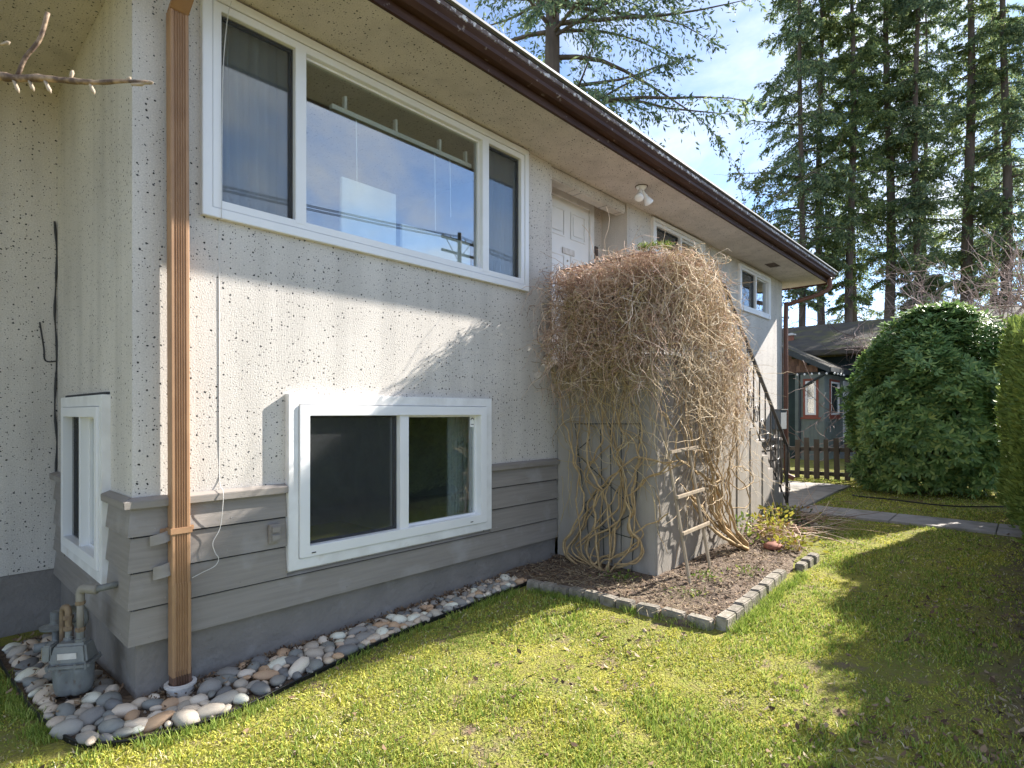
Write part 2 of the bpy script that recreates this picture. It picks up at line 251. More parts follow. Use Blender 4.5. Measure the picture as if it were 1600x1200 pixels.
class MB:
    def __init__(s): s.v = []; s.f = []
    def add(s, vs, fs):
        k = len(s.v); s.v += [tuple(p) for p in vs]; s.f += [tuple(i + k for i in f) for f in fs]; return s
    def hexa(s, p):   # p: bottom 4 ccw, top 4
        return s.add(p, [(3, 2, 1, 0), (4, 5, 6, 7), (0, 1, 5, 4), (1, 2, 6, 5), (2, 3, 7, 6), (3, 0, 4, 7)])
    def box(s, x0, x1, y0, y1, z0, z1):
        return s.hexa([(x0, y0, z0), (x1, y0, z0), (x1, y1, z0), (x0, y1, z0), (x0, y0, z1), (x1, y0, z1), (x1, y1, z1), (x0, y1, z1)])
    def tube(s, pts, r, n=8, cap=True):
        pts = [Vector(p) for p in pts]; N = len(pts)
        rs = [r] * N if not hasattr(r, '__len__') else r
        k = len(s.v); prev = None
        for i, p in enumerate(pts):
            d = (pts[min(i + 1, N - 1)] - pts[max(i - 1, 0)]).normalized()
            if prev is None: a = d.orthogonal().normalized()
            else:
                a = prev - d * prev.dot(d)
                a = a.normalized() if a.length > 1e-6 else d.orthogonal().normalized()
            prev = a; b = d.cross(a)
            for j in range(n):
                t = 2 * math.pi * j / n; s.v.append(tuple(p + (a * math.cos(t) + b * math.sin(t)) * rs[i]))
        for i in range(N - 1):
            for j in range(n): s.f.append((k + i * n + j, k + i * n + (j + 1) % n, k + (i + 1) * n + (j + 1) % n, k + (i + 1) * n + j))
        if cap: s.f.append(tuple(k + j for j in reversed(range(n)))); s.f.append(tuple(k + (N - 1) * n + j for j in range(n)))
        return s
    def prism(s, poly, fn, a, b):
        """closed polygon (2D) swept from a to b; fn(p, t) -> 3D"""
        n = len(poly); vs = [fn(p, a) for p in poly] + [fn(p, b) for p in poly]
        return s.add(vs, [tuple(range(n - 1, -1, -1)), tuple(range(n, 2 * n))] + [(i, (i + 1) % n, n + (i + 1) % n, n + i) for i in range(n)])
    def lathe(s, prof, mtx=Matrix(), n=20):
        k = len(s.v)
        for r, z in prof:
            for j in range(n):
                t = 2 * math.pi * j / n; s.v.append(tuple(mtx @ Vector((r * math.cos(t), r * math.sin(t), z))))
        for i in range(len(prof) - 1):
            for j in range(n): s.f.append((k + i * n + j, k + i * n + (j + 1) % n, k + (i + 1) * n + (j + 1) % n, k + (i + 1) * n + j))
        s.f.append(tuple(k + j for j in reversed(range(n)))); s.f.append(tuple(k + (len(prof) - 1) * n + j for j in range(n)))
        return s
    def build(s, name, m, parent=None, smooth=False, bevel=0.0, fix=True, xf=None):
        me = bpy.data.meshes.new(name)
        vs = s.v if xf is None else [xf(p) for p in s.v]
        me.from_pydata(vs, [], s.f); me.validate()
        if fix or bevel:
            bm = bmesh.new(); bm.from_mesh(me)
            bmesh.ops.recalc_face_normals(bm, faces=bm.faces)
            if bevel: bmesh.ops.bevel(bm, geom=bm.edges[:], offset=bevel, segments=2, affect='EDGES', clamp_overlap=True)
            bm.to_mesh(me); bm.free()
        if smooth:
            me.polygons.foreach_set('use_smooth', [True] * len(me.polygons))
        me.materials.append(m if not isinstance(m, str) else M[m])
        return link(bpy.data.objects.new(name, me), parent)

def np_obj(name, V, F, m, parent=None, smooth=False):
    V = np.asarray(V, dtype=np.float32).reshape(-1, 3); F = np.asarray(F, dtype=np.int32)
    me = bpy.data.meshes.new(name); k = F.shape[1]
    me.vertices.add(len(V)); me.vertices.foreach_set('co', V.ravel())
    me.loops.add(F.size); me.loops.foreach_set('vertex_index', F.ravel())
    me.polygons.add(len(F)); me.polygons.foreach_set('loop_start', np.arange(0, F.size, k, dtype=np.int32))
    if smooth: me.polygons.foreach_set('use_smooth', np.ones(len(F), dtype=bool))
    me.update(calc_edges=True); me.materials.append(M[m] if isinstance(m, str) else m)
    return link(bpy.data.objects.new(name, me), parent)

def tubes_np(P, Rr, n=3):
    """P (N,S,3), Rr (N,S) -> verts, quads"""
    N, S, _ = P.shape
    d = np.gradient(P, axis=1); d /= np.linalg.norm(d, axis=2, keepdims=True) + 1e-9
    up = np.zeros_like(d); up[..., 0] = 0.31; up[..., 1] = 0.87; up[..., 2] = 0.39
    a = np.cross(d, up); a /= np.linalg.norm(a, axis=2, keepdims=True) + 1e-9
    b = np.cross(d, a)
    t = 2 * np.pi * np.arange(n) / n
    V = P[:, :, None, :] + Rr[:, :, None, None] * (a[:, :, None, :] * np.cos(t)[None, None, :, None] + b[:, :, None, :] * np.sin(t)[None, None, :, None])
    idx = np.arange(N * S * n).reshape(N, S, n); nx = np.roll(idx, -1, axis=2)
    F = np.stack([idx[:, :-1], nx[:, :-1], nx[:, 1:], idx[:, 1:]], axis=-1).reshape(-1, 4)
    return V.reshape(-1, 3), F

def smooth_path(pts, k=5):
    """Catmull-Rom through points"""
    P = [Vector(p) for p in pts]; P = [P[0] * 2 - P[1]] + P + [P[-1] * 2 - P[-2]]; out = []
    for i in range(1, len(P) - 2):
        for j in range(k):
            t = j / k; a, b, c, d = P[i - 1:i + 3]
            out.append(0.5 * ((2 * b) + (c - a) * t + (2 * a - 5 * b + 4 * c - d) * t * t + (3 * b - 3 * c + d - a) * t ** 3))
    out.append(P[-2]); return out

def copy_tree(o, parent=None):
    c = o.copy(); link(c, parent)
    for ch in list(o.children): copy_tree(ch, c)
    return c

def gz(x, y=-1.0):
    return 0.025 * np.clip(x, 0, 10) - 0.09 * np.clip((np.asarray(y) - 0.2) / 1.2, 0, 1) * (np.asarray(x) < 0.3)
def leaf_quads(P, D, U, L, W, fold=0.0):
    """diamond leaves: base P, direction D, side U, length L, width W -> verts (N*4), quads"""
    nrm = np.cross(D, U)
    a = P; c = P + D * L[:, None]; mid = P + D * (L * 0.45)[:, None] + nrm * (fold * L)[:, None]
    b = mid + U * (W / 2)[:, None]; d = mid - U * (W / 2)[:, None]
    V = np.stack([a, b, c, d], axis=1); return V.reshape(-1, 3), np.arange(len(P) * 4).reshape(-1, 4)
def rand_dirs(n, g=rng):
    v = g.normal(size=(n, 3)); return v / np.linalg.norm(v, axis=1, keepdims=True)
def perp(D, g=rng):
    v = np.cross(D, rand_dirs(len(D), g)); return v / (np.linalg.norm(v, axis=1, keepdims=True) + 1e-9)
def norm(a): return a / (np.linalg.norm(a, axis=-1, keepdims=True) + 1e-9)

# ------------------------------------------------------------------ ground
def ground_mat():
    m = bpy.data.materials.new('mossy_lawn_ground'); m.use_nodes = True; n, l = m.node_tree.nodes, m.node_tree.links
    b = n['Principled BSDF']; b.inputs['Roughness'].default_value = 0.95; b.inputs['Specular IOR Level'].default_value = 0.1
    t = n.new('ShaderNodeTexCoord')
    def nz(sc, d=6, lo=0.4, hi=0.6):
        z = n.new('ShaderNodeTexNoise'); z.inputs['Scale'].default_value = sc; z.inputs['Detail'].default_value = d; l.new(t.outputs['Object'], z.inputs[0])
        r = n.new('ShaderNodeMapRange'); r.inputs['From Min'].default_value = lo; r.inputs['From Max'].default_value = hi; l.new(z.outputs[0], r.inputs[0]); return r.outputs[0]
    def mix(f, a, bb):
        x = n.new('ShaderNodeMix'); x.data_type = 'RGBA'; l.new(f, x.inputs['Factor'])
        for k, c in (('A', a), ('B', bb)):
            if isinstance(c, tuple): x.inputs[k].default_value = (*c, 1)
            else: l.new(c, x.inputs[k])
        return x.outputs['Result']
    c = mix(nz(2.2), (0.30, 0.29, 0.05), (0.19, 0.22, 0.045))
    c = mix(nz(40, 3, 0.35, 0.65), c, (0.20, 0.18, 0.06))
    c = mix(nz(7, 8, 0.56, 0.68), c, (0.20, 0.15, 0.10))
    # bare litter-strewn strip along the hedge
    s = n.new('ShaderNodeSeparateXYZ'); l.new(t.outputs['Object'], s.inputs[0])
    a = n.new('ShaderNodeMapRange'); a.inputs['From Min'].default_value = -2.7; a.inputs['From Max'].default_value = -3.6; l.new(s.outputs['Y'], a.inputs[0])
    z = n.new('ShaderNodeTexNoise'); z.inputs['Scale'].default_value = 5; z.inputs['Detail'].default_value = 7; l.new(t.outputs['Object'], z.inputs[0])
    k = n.new('ShaderNodeMath'); k.operation = 'MULTIPLY_ADD'; l.new(a.outputs[0], k.inputs[0]); k.inputs[1].default_value = 0.9; l.new(z.outputs[0], k.inputs[2])
    r = n.new('ShaderNodeMapRange'); r.inputs['From Min'].default_value = 1.08; r.inputs['From Max'].default_value = 1.5; l.new(k.outputs[0], r.inputs[0])
    c = mix(r.outputs[0], c, (0.16, 0.12, 0.085))
    l.new(c, b.inputs['Base Color'])
    bz = n.new('ShaderNodeTexNoise'); bz.inputs['Scale'].default_value = 70; bz.inputs['Detail'].default_value = 4; l.new(t.outputs['Object'], bz.inputs[0])
    bp = n.new('ShaderNodeBump'); bp.inputs['Strength'].default_value = 1.0; bp.inputs['Distance'].default_value = 0.02; l.new(bz.outputs[0], bp.inputs['Height']); l.new(bp.outputs[0], b.inputs['Normal'])
    return m
M['ground'] = ground_mat()
def lawn_bump(x, y):
    return 0.012 * np.sin(3.1 * x + 1.3 * y) * np.sin(2.3 * y - 0.7 * x) + 0.006 * np.sin(9 * x + 2) * np.sin(8 * y)
def gsurf(x, y):
    return gz(x, y) + lawn_bump(x, y) * np.clip((-np.asarray(y) - 0.55) * 4, 0, 1) * (np.asarray(x) < 7.6)
xs = np.concatenate([np.array([-600, -200, -60, -20, -8]), np.arange(-3, 16, 0.12), np.array([20, 30, 50, 90, 200, 600])])
ys = np.concatenate([np.array([-600, -200, -60, -25, -10]), np.arange(-5, 3, 0.12), np.array([5, 10, 20, 50, 90, 200, 600])])
GX, GY = np.meshgrid(xs, ys, indexing='ij'); GZ = gsurf(GX, GY)
ii = np.arange(GX.size).reshape(GX.shape)
lawn = np_obj('lawn', np.stack([GX, GY, GZ], -1), np.stack([ii[:-1, :-1], ii[1:, :-1], ii[1:, 1:], ii[:-1, 1:]], -1).reshape(-1, 4), 'ground', smooth=True)
tag(lawn, 'patchy mossy green lawn in front of the house', kind='structure')
# street beyond the hedge, seen only mirrored in the glass
rd = MB().box(-80, 120, -17, -10, 0.12, 0.262).build('street', 'asphalt'); tag(rd, 'asphalt street beyond the hedge', kind='structure')

# concrete paths
path = empty('path', 'weathered concrete path of poured slabs from the hedge to the stair foot', None); path['kind'] = 'structure'
def slab(x0, x1, y0, y1):
    z0, z1 = float(gz(x0)), float(gz(x1)); h = 0.028
    MB().hexa([(x0, y0, z0 - .1), (x1, y0, z1 - .1), (x1, y1, z1 - .1), (x0, y1, z0 - .1), (x0, y0, z0 + h), (x1, y0, z1 + h), (x1, y1, z1 + h), (x0, y1, z0 + h)]).build('slab', 'path', path, bevel=0.006)
for y0, y1 in ((-4.3, -3.3), (-3.292, -2.25), (-2.242, -1.16)): slab(7.78, 8.4, y0, y1)
for x0, x1 in ((7.83, 8.85), (8.858, 9.9), (9.908, 11.0)): slab(x0, x1, -1.13, -0.08)

# ------------------------------------------------------------------ the house
house = empty('house', 'split level house in pale speckled stucco above grey lap siding', 'house')
FR = lambda p: (p[0], -p[1], p[2])          # local (u, out, z) -> wall facing -Y
SD = lambda p: (-p[1], p[0], p[2])          # local (u, out, z) -> wall facing -X

def wall_holes(u0, u1, z0, z1, holes, th):   # open shell: its outer rim is closed by the neighbouring walls
    us = sorted({u0, u1, *[h[0] for h in holes], *[h[1] for h in holes]}); zs = sorted({z0, z1, *[h[2] for h in holes], *[h[3] for h in holes]})
    inh = lambda a, b: any(h[0] < a < h[1] and h[2] < b < h[3] for h in holes)
    mb = MB()
    for a, b in zip(us, us[1:]):
        for c, d in zip(zs, zs[1:]):
            if inh((a + b) / 2, (c + d) / 2): continue
            mb.add([(a, 0, c), (b, 0, c), (b, 0, d), (a, 0, d)], [(0, 1, 2, 3)])
            mb.add([(a, -th, c), (b, -th, c), (b, -th, d), (a, -th, d)], [(3, 2, 1, 0)])
    for a, b, c, d in holes:
        mb.add([(a, 0, c), (b, 0, c), (b, 0, d), (a, 0, d), (a, -th, c), (b, -th, c), (b, -th, d), (a, -th, d)], [(0, 1, 5, 4), (1, 2, 6, 5), (2, 3, 7, 6), (3, 0, 4, 7)])
    return mb

SOF = 4.15
UW = (0.345, 3.27, 2.78, 4.135); LW = (0.865, 2.754, 0.57, 1.735); WA = (5.70, 7.243, 3.69, 4.12); WBB = (8.597, 10.07, 3.325, 4.09)
inset = lambda w, k: (w[0] + k, w[1] - k, w[2] + k, w[3] - k)
wm = wall_holes(0, 10.82, 0.345, SOF, [inset(UW, .05), inset(LW, .06), inset(WA, .04), inset(WBB, .04), (3.67, 5.126, 2.15, SOF - 0.001)], 0.16)
wm.build('front_wall', 'stucco_front', house, fix=False, xf=FR)
RW = (0.457, 1.681, 0.58, 1.72)
wr = wall_holes(0.0, 2.1, 0.345, SOF, [inset(RW, .05)], 0.16).build('return_wall', 'stucco_side', house, fix=False, xf=SD)
MB().box(-4.5, 0.0, 2.1, 2.26, 0.375, SOF).build('side_wing_wall', 'stucco_front', house)
MB().box(-4.5, 0.10, 2.113, 2.25, -0.4, 0.373).build('foundation', 'concrete', house)
for bb in ((0.022, 3.75, 0.022, 0.2), (7.7, 10.82, 0.022, 0.2), (0.022, 0.2, 0.2, 2.111)): MB().box(*bb, -0.4, 0.36).build('foundation', 'concrete', house)
MB().box(10.66, 10.815, 0.16, 8.0, -0.3, SOF - .002).build('end_wall', 'stucco_side', house)
# recess for the front door
rc = MB().box(3.672, 5.124, 0.367, 0.5, 2.15, SOF - 0.004); rc.box(3.53, 3.671, 0.16, 0.5, 2.15, SOF - 0.004); rc.box(5.125, 5.26, 0.16, 0.5, 2.15, SOF - 0.004)
rc.build('door_recess', 'stucco_front', house)
MB().box(3.674, 5.122, 0.02, 0.16, 4.02, SOF - 0.002).build('recess_lintel', 'stucco_front', house, bevel=0.012)
# soffit, roof, gutter
MB().box(-4.6, 11.5, -0.63, 7.9, SOF, SOF + 0.06).build('soffit', 'stucco_soffit', house)
MB().box(9.2, 9.5, -0.38, -0.22, SOF - 0.006, SOF - 0.001).build('soffit_vent', 'rust_plate', house)
rf = MB().prism([(-0.78, 4.325), (4.2, 5.85), (9.1, 4.325), (9.1, 4.37), (4.2, 5.91), (-0.78, 4.37)], lambda p, t: (t, p[0], p[1]), -4.65, 11.56)
roof = rf.build('roof', 'roof', house)
MB().prism([(-0.802, 4.335), (-0.782, 4.335), (-0.782, 4.352), (-0.802, 4.352)], lambda p, t: (t, p[0], p[1]), -4.66, 11.57).build('drip_edge', 'drip', roof)
MB().box(-4.6, 11.5, -0.658, -0.632, 4.135, 4.33).build('fascia', 'gutter', house)
gp = [(-0.66, 4.20), (-0.72, 4.195), (-0.752, 4.22), (-0.752, 4.25), (-0.770, 4.275), (-0.770, 4.285)]
gut = MB().prism(gp + [(-0.764, 4.29), (-0.662, 4.29)], lambda p, t: (t, p[0], p[1]), -4.62, 11.52).build('gutter', 'gutter', house)
MB().prism([(-0.778, 4.282), (-0.756, 4.282), (-0.756, 4.322), (-0.778, 4.322)], lambda p, t: (t, p[0], p[1]), -4.62, 11.52).build('gutter_lip', 'gutter_lip', gut, bevel=0.004)
for x in np.arange(-3.6, 11.4, 0.9):
    MB().box(x, x + 0.02, -0.754, -0.662, 4.291, 4.298).build('gutter_hanger', 'gutter', gut)
# gable end trim beyond the far corner
MB().box(11.475, 11.498, -0.63, 7.9, 4.12, 4.149).build('barge_board', 'gutter', house)
# interior shell
room = MB().box(0.17, 10.66, 0.165, 3.6, 1.92, 2.06); room.box(0.0, 10.8, 3.6, 3.7, -0.3, SOF - .003); room.box(0.17, 10.66, 0.21, 3.6, -0.3, -0.2); room.box(3.40, 3.52, 0.17, 3.6, -.2, SOF - .003); room.box(7.75, 7.9, 0.17, 3.6, -.2, SOF - .003)
room.box(-0.1, 0.0, 2.27, 3.6, -0.3, SOF - .003)
room.build('interior_partitions', 'room', house)

def ring(mb, u0, u1, z0, z1, w, v0, v1):
    o = [(u0, z0), (u1, z0), (u1, z1), (u0, z1)]; i = [(u0 + w, z0 + w), (u1 - w, z0 + w), (u1 - w, z1 - w), (u0 + w, z1 - w)]
    vs = [(p[0], v1, p[1]) for p in o + i] + [(p[0], v0, p[1]) for p in o + i]; fs = []
    for k in range(4):
        j = (k + 1) % 4
        fs += [(k, j, 4 + j, 4 + k), (8 + k, 12 + k, 12 + j, 8 + j), (k, 8 + k, 8 + j, j), (4 + k, 4 + j, 12 + j, 12 + k)]
    mb.add(vs, fs)
def window(xf, u0, u1, z0, z1, cas, frw, panes, screens=(), proud=0.045, mats=('white_wood', 'white')):
    mb = MB(); ring(mb, u0, u1, z0, z1, cas, -0.012, proud)
    w = mb.build('window', mats[0], house, xf=xf, bevel=0.003)
    a, b, c, d = u0 + cas, u1 - cas, z0 + cas, z1 - cas
    mb = MB(); ring(mb, a + .003, b - .003, c + .003, d - .003, frw, -0.06, proud + 0.012 if mats[0] != 'white' else proud - 0.006); mb.build('frame', mats[1], w, xf=xf, bevel=0.003)
    for i in range(len(panes) - 1):
        MB().box(panes[i][1], panes[i + 1][0], -0.055, proud - 0.004, c + frw * 0.6, d - frw * 0.6).build('mullion', mats[1], w, xf=xf, bevel=0.003)
    for i, (p, q) in enumerate(panes):
        e, f = c + frw, d - frw
        sb = MB(); ring(sb, p - .012, q + .012, e - .012, f + .012, 0.03, -0.035, -0.008); sb.build('sash', 'white' if i not in screens else 'seal', w, xf=xf)
        MB().box(p - .005, q + .005, -0.028, -0.022, e - .005, f + .005).build('pane', 'glass', w, xf=xf)
        if i in screens:
            MB().box(p - .004, q + .004, 0.0, 0.002, e - .004, f + .004).build('insect_screen', 'screen', w, xf=xf)
    return w
w1 = window(FR, *UW, 0.055, 0.05, [(0.453, 0.9175), (0.994, 2.649), (2.730, 3.165)], (0, 2), 0.04, ('white', 'white')); w1['label'] = 'wide three-light white picture window under the soffit'
w2 = window(FR, *LW, 0.07, 0.072, [(1.008, 1.754), (1.839, 2.61)], (0,)); w2['label'] = 'white sliding basement window with insect screen on its left half'
w3 = window(FR, *WA, 0.045, 0.045, [(5.79, 6.46), (6.50, 7.153)], (0,), 0.04, ('white', 'white')); w3['label'] = 'narrow high white sliding window beside the vine'
w4 = window(FR, *WBB, 0.045, 0.045, [(8.69, 9.31), (9.36, 9.98)], (0,), 0.04, ('white', 'white')); w4['label'] = 'white sliding window nearest the far corner'
w5 = window(SD, *RW, 0.07, 0.065, [(0.595, 1.055), (1.10, 1.545)], (1,)); w5['label'] = 'peeling white sliding window in the return wall'
# weep slots and sticker
for u in (1.02, 2.48):
    MB().box(u, u + 0.03, 0.058, 0.061, 0.665, 0.672).build('weep_slot', 'seal', w2, xf=FR)
for u in (0.50, 3.09): MB().box(u, u + 0.035, 0.035, 0.0375, 2.815, 2.822).build('weep_slot', 'seal', w1, xf=FR)
def sticker(xf, w, u, z):
    s = MB().box(u, u + 0.058, -0.021, -0.019, z, z + 0.095).build('sticker', 'card', w, xf=xf)
    mb = MB()
    th = [math.pi * k / 8 for k in range(9)]
    for k in range(8):
        o = lambda r, t: (u + 0.029 + r * math.cos(t), z + 0.06 + r * math.sin(t))
        a, b, c2, d2 = o(.013, th[k]), o(.022, th[k]), o(.022, th[k + 1]), o(.013, th[k + 1])
        mb.add([(p[0], -0.0185, p[1]) for p in (a, b, c2, d2)], [(0, 1, 2, 3)])
    MB().box(u + .012, u + .046, -0.0188, -0.0183, z + .02, z + .026).build('sticker_line', 'seal', w, xf=xf)
    mb.build('sticker_print', 'seal', w, xf=xf)
sticker(FR, w2, 2.545, 1.485); sticker(SD, w5, 0.605, 1.44)
# sealant at window tops and the inner corner crack
pts = smooth_path([(-0.012 + 0.008 * math.sin(i * 2.1), 2.092, 1.13 + i * 0.25) for i in range(9)], 3)
MB().tube(pts, [0.007 + 0.003 * math.sin(i * 1.7) for i in range(len(pts))], 5).build('sealant', 'seal', house)
pts = smooth_path([(-0.005, 2.095, 2.02), (-0.075, 2.096, 2.02), (-0.085, 2.097, 2.12), (-0.11, 2.097, 2.32)], 4)
MB().tube(pts, 0.006, 5).build('sealant', 'seal', house)
MB().box(0.47, 1.67, 0.0, 0.02, 1.722, 1.737).build('sealant', 'seal', house, xf=SD)
# things seen inside the picture window
cu = MB()
def curtain(u0, u1, z0, z1, y, m, nm='curtain'):
    n = 40; mb = MB(); vs = []
    for i in range(n + 1):
        u = u0 + (u1 - u0) * i / n; yy = y + 0.025 * math.sin(i * 1.3) + 0.012 * math.sin(i * 3.1)
        vs += [(u, yy, z0), (u, yy, z1)]
    mb.add(vs, [(2 * i, 2 * i + 2, 2 * i + 3, 2 * i + 1) for i in range(n)])
    o = mb.build(nm, m, house, smooth=True, fix=False); return o
curtain(0.42, 0.93, 2.2, 4.05, 0.10, M['curtain']); curtain(2.72, 3.2, 2.2, 4.05, 0.10, M['curtain'])
curtain(2.50, 2.78, 0.3, 1.8, 0.26, M['curtain'])
cr_ = MB().box(1.25, 2.62, 0.08, 0.12, 3.80, 3.835).build('curtain_rail', 'white', house)
for x in (1.35, 1.8, 2.25, 2.55): MB().box(x, x + .02, 0.08, 0.115, 3.83, 3.93).build('rail_bracket', 'white', cr_)
for x, z in ((1.45, 3.0), (2.2, 3.15), (2.37, 3.3)): MB().tube([(x, 0.085, 3.8), (x + 0.01, 0.085, z)], 0.004, 5).build('pull_cord', 'white', cr_)
def card(name, label, x0, x1, z1, y):
    o = MB().box(x0, x1, y, y + .03, 2.75, z1).build(name, 'card', bevel=0.004); return tag(o, label, 'panel')
card('white_panel', 'tall white panel leaning inside the picture window', 1.32, 1.80, 3.33, 0.07)
card('white_panel', 'low white panel beside the tall one inside the picture window', 1.86, 2.6, 3.12, 0.075)

# lap siding: each board its own piece, thin at the top and proud at the bottom
rows = [(0.931, 1.09), (0.736, 0.936), (0.534, 0.741), (0.335, 0.539)]
def board(xf, u0, u1, z0, z1, mit0=False, mit1=False):
    T0, T1 = 0.027, 0.009; z1 = z1 - (0.0 if z1 > 1.0 else 0.017)
    a0, a1 = (u0 - T0, u0 - T1) if mit0 else (u0, u0)
    o = MB().hexa([(a0, T0, z0), (u1, T0, z0), (u1, 0.002, z0), (u0, 0.002, z0), (a1, T1, z1), (u1, T1, z1), (u1, 0.002, z1), (u0, 0.002, z1)]).build('siding_board', 'siding', house, xf=xf)
    if u0 < 5 and z1 - z0 > .1:
        for u in np.arange(u0 + .07 + random.random() * .1, u1 - .03, .41):
            zz = z0 + .035 + random.uniform(-.006, .006); tt = T0 + (T1 - T0) * (zz - z0) / (z1 - z0)
            MB().lathe([(.0055, -.002), (.0055, .0012), (.003, .002)], Matrix.Translation((u, tt, zz)) @ Matrix.Rotation(R(-90), 4, 'X'), 8).build('nail', 'nail', o, xf=xf)
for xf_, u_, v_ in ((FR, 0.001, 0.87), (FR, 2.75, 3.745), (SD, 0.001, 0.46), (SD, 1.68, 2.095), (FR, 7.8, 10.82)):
    for z_ in (0.931, 0.736, 0.534): MB().box(u_, v_, 0.0005, 0.0018, z_ - .03, z_ + .01).build('lap_shadow_strip', 'seal', house, xf=xf_)  # dark strips in the lap gaps, painting the shadow line under each board
for xf_, u_, v_ in ((FR, 0.871, 2.749), (SD, 0.461, 1.679)): MB().box(u_, v_, 0.0005, 0.0018, 0.505, 0.545).build('lap_shadow_strip', 'seal', house, xf=xf_)  # same painted shadow line carried on below the windows
for i, (a, b) in enumerate(rows):
    if i < 2:
        board(FR, 0.0, 0.862, a, b, True); board(FR, 2.757, 3.745, a, b); board(SD, 0.0, 0.454, a, b, True); board(SD, 1.684, 2.095, a, b)
    elif i == 2:
        board(FR, 0.0, 0.862, a, b, True); board(FR, 0.8625, 2.7565, a, 0.568); board(FR, 2.757, 3.745, a, b)
        board(SD, 0.0, 0.454, a, b, True); board(SD, 0.4545, 1.6835, a, 0.578); board(SD, 1.684, 2.095, a, b)
    else:
        board(FR, 0.0, 3.745, a, b, True); board(SD, 0.0, 2.095, a, b, True)
    board(FR, 7.8, 10.82, a, b)
def cap(xf, u0, u1, mit=False):
    p = [(0.003, 1.088), (0.05, 1.086), (0.052, 1.128), (0.003, 1.146)]; mb = MB()
    n = 4; vs = [((u0 - q[0]) if mit else u0, q[0], q[1]) for q in p] + [(u1, q[0], q[1]) for q in p]
    mb.add(vs, [(3, 2, 1, 0), (4, 5, 6, 7)] + [(i, (i + 1) % 4, 4 + (i + 1) % 4, 4 + i) for i in range(4)])
    mb.build('drip_cap', 'siding', house, xf=xf, bevel=0.003)
cap(FR, 0.0, 0.862, True); cap(FR, 2.757, 3.745); cap(SD, 0.0, 0.454, True); cap(SD, 1.684, 2.1); cap(FR, 7.8, 10.82)

# front door
door = MB().box(3.95, 4.80, 0.335, 0.366, 2.16, 4.05).build('door', 'door', house, bevel=0.003); door['label'] = 'white panelled front door behind the vine'
mb = MB(); ring(mb, 3.86, 4.885, 2.0, 4.135, 0.085, 0, 0.055); mb.build('door_frame', 'white_wood', door, xf=lambda p: (p[0], 0.366 - p[1], p[2]), bevel=0.004)
for (a, b) in ((4.03, 4.32), (4.43, 4.72)):
    for (c, d) in ((3.62, 3.94), (2.95, 3.42), (2.3, 2.85)):
        mb = MB(); ring(mb, a, b, c, d, 0.022, 0, 0.009); mb.box(a + .05, b - .05, 0, 0.006, c + .05, d - .05); mb.build('door_panel', 'door', door, xf=lambda p: (p[0], 0.3345 - p[1], p[2]), bevel=0.003)
MB().box(4.27, 4.50, 0.322, 0.334, 3.43, 3.50).build('letter_plate', 'pvc', door, bevel=0.003)
MB().lathe([(0.012, 0), (0.012, 0.008)], Matrix.Translation((4.375, 0.334, 3.36)) @ Matrix.Rotation(R(90), 4, 'X'), 10).build('peephole', 'brass', door)
npz = MB().box(4.955, 5.02, 0.345, 0.364, 3.50, 3.66).build('doorbell_plate', 'rust_plate', bevel=0.004); tag(npz, 'small rusty plate on the stucco right of the front door', 'plate')

# downspouts
def ribbed(x0, x1, y0, y1, z0, z1, m, name, parent):
    n = 5; w = (x1 - x0); prof = [(x0, y1), (x0, y0 + .004), (x0 + .004, y0)]
    e = 0.016
    for i in range(n):
        a = x0 + e + (w - 2 * e) * i / n; b = x0 + e + (w - 2 * e) * (i + 1) / n; q = (b - a)
        prof += [(a, y0), (a + q * .2, y0 + .0075), (a + q * .65, y0 + .0075), (b - q * .15, y0)]
    prof += [(x1 - .004, y0), (x1, y0 + .004), (x1, y1)]
    mb = MB(); mb.prism(prof, lambda p, t: (p[0] + (0.012 * (z1 - t) / 4.0 if name == 'downspout' else 0), p[1], t), z0, z1); return mb.build(name, m, parent)
ds = ribbed(0.155, 0.25, -0.105, -0.035, 0.64, 3.86, 'spout', 'downspout', house); ds['label'] = 'ribbed copper brown downspout at the near corner'
ribbed(0.166, 0.263, -0.108, -0.034, 0.13, 0.652, 'spout', 'lower_pipe', ds)
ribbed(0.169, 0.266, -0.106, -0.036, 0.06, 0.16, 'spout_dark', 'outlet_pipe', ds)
for z in (0.93,):
    st = MB().box(0.155, 0.268, -0.1105, -0.032, z, z + 0.035); st.box(0.125, 0.30, -0.036, -0.031, z + .004, z + 0.03); st.build('strap', 'spout', ds, bevel=0.002)
mbx = MB().hexa([(0.155, -0.105, 3.86), (0.25, -0.105, 3.86), (0.25, -0.035, 3.86), (0.155, -0.035, 3.86), (0.155, -0.735, 4.20), (0.25, -0.735, 4.20), (0.25, -0.665, 4.20), (0.155, -0.665, 4.20)]); mbx.build('offset_elbow', 'spout', ds, bevel=0.004)
col = MB().lathe([(0.068, -0.12), (0.068, 0.065), (0.082, 0.07), (0.082, 0.082), (0.062, 0.086), (0.055, 0.05)], Matrix.Translation((0.218, -0.07, 0.0)), 24).build('drain_pipe_collar', 'pvc', smooth=False)
tag(col, 'dirty white drain collar under the near downspout', 'drain pipe')
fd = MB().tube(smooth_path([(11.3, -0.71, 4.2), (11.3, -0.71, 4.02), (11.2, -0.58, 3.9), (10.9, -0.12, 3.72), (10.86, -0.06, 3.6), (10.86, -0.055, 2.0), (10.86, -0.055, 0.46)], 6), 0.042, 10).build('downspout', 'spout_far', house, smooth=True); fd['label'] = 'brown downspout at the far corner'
MB().tube(smooth_path([(10.86, -0.055, 0.47), (10.87, -0.08, 0.40), (10.9, -0.2, 0.34)], 5), 0.046, 10).build('shoe', 'spout_far', fd, smooth=True)
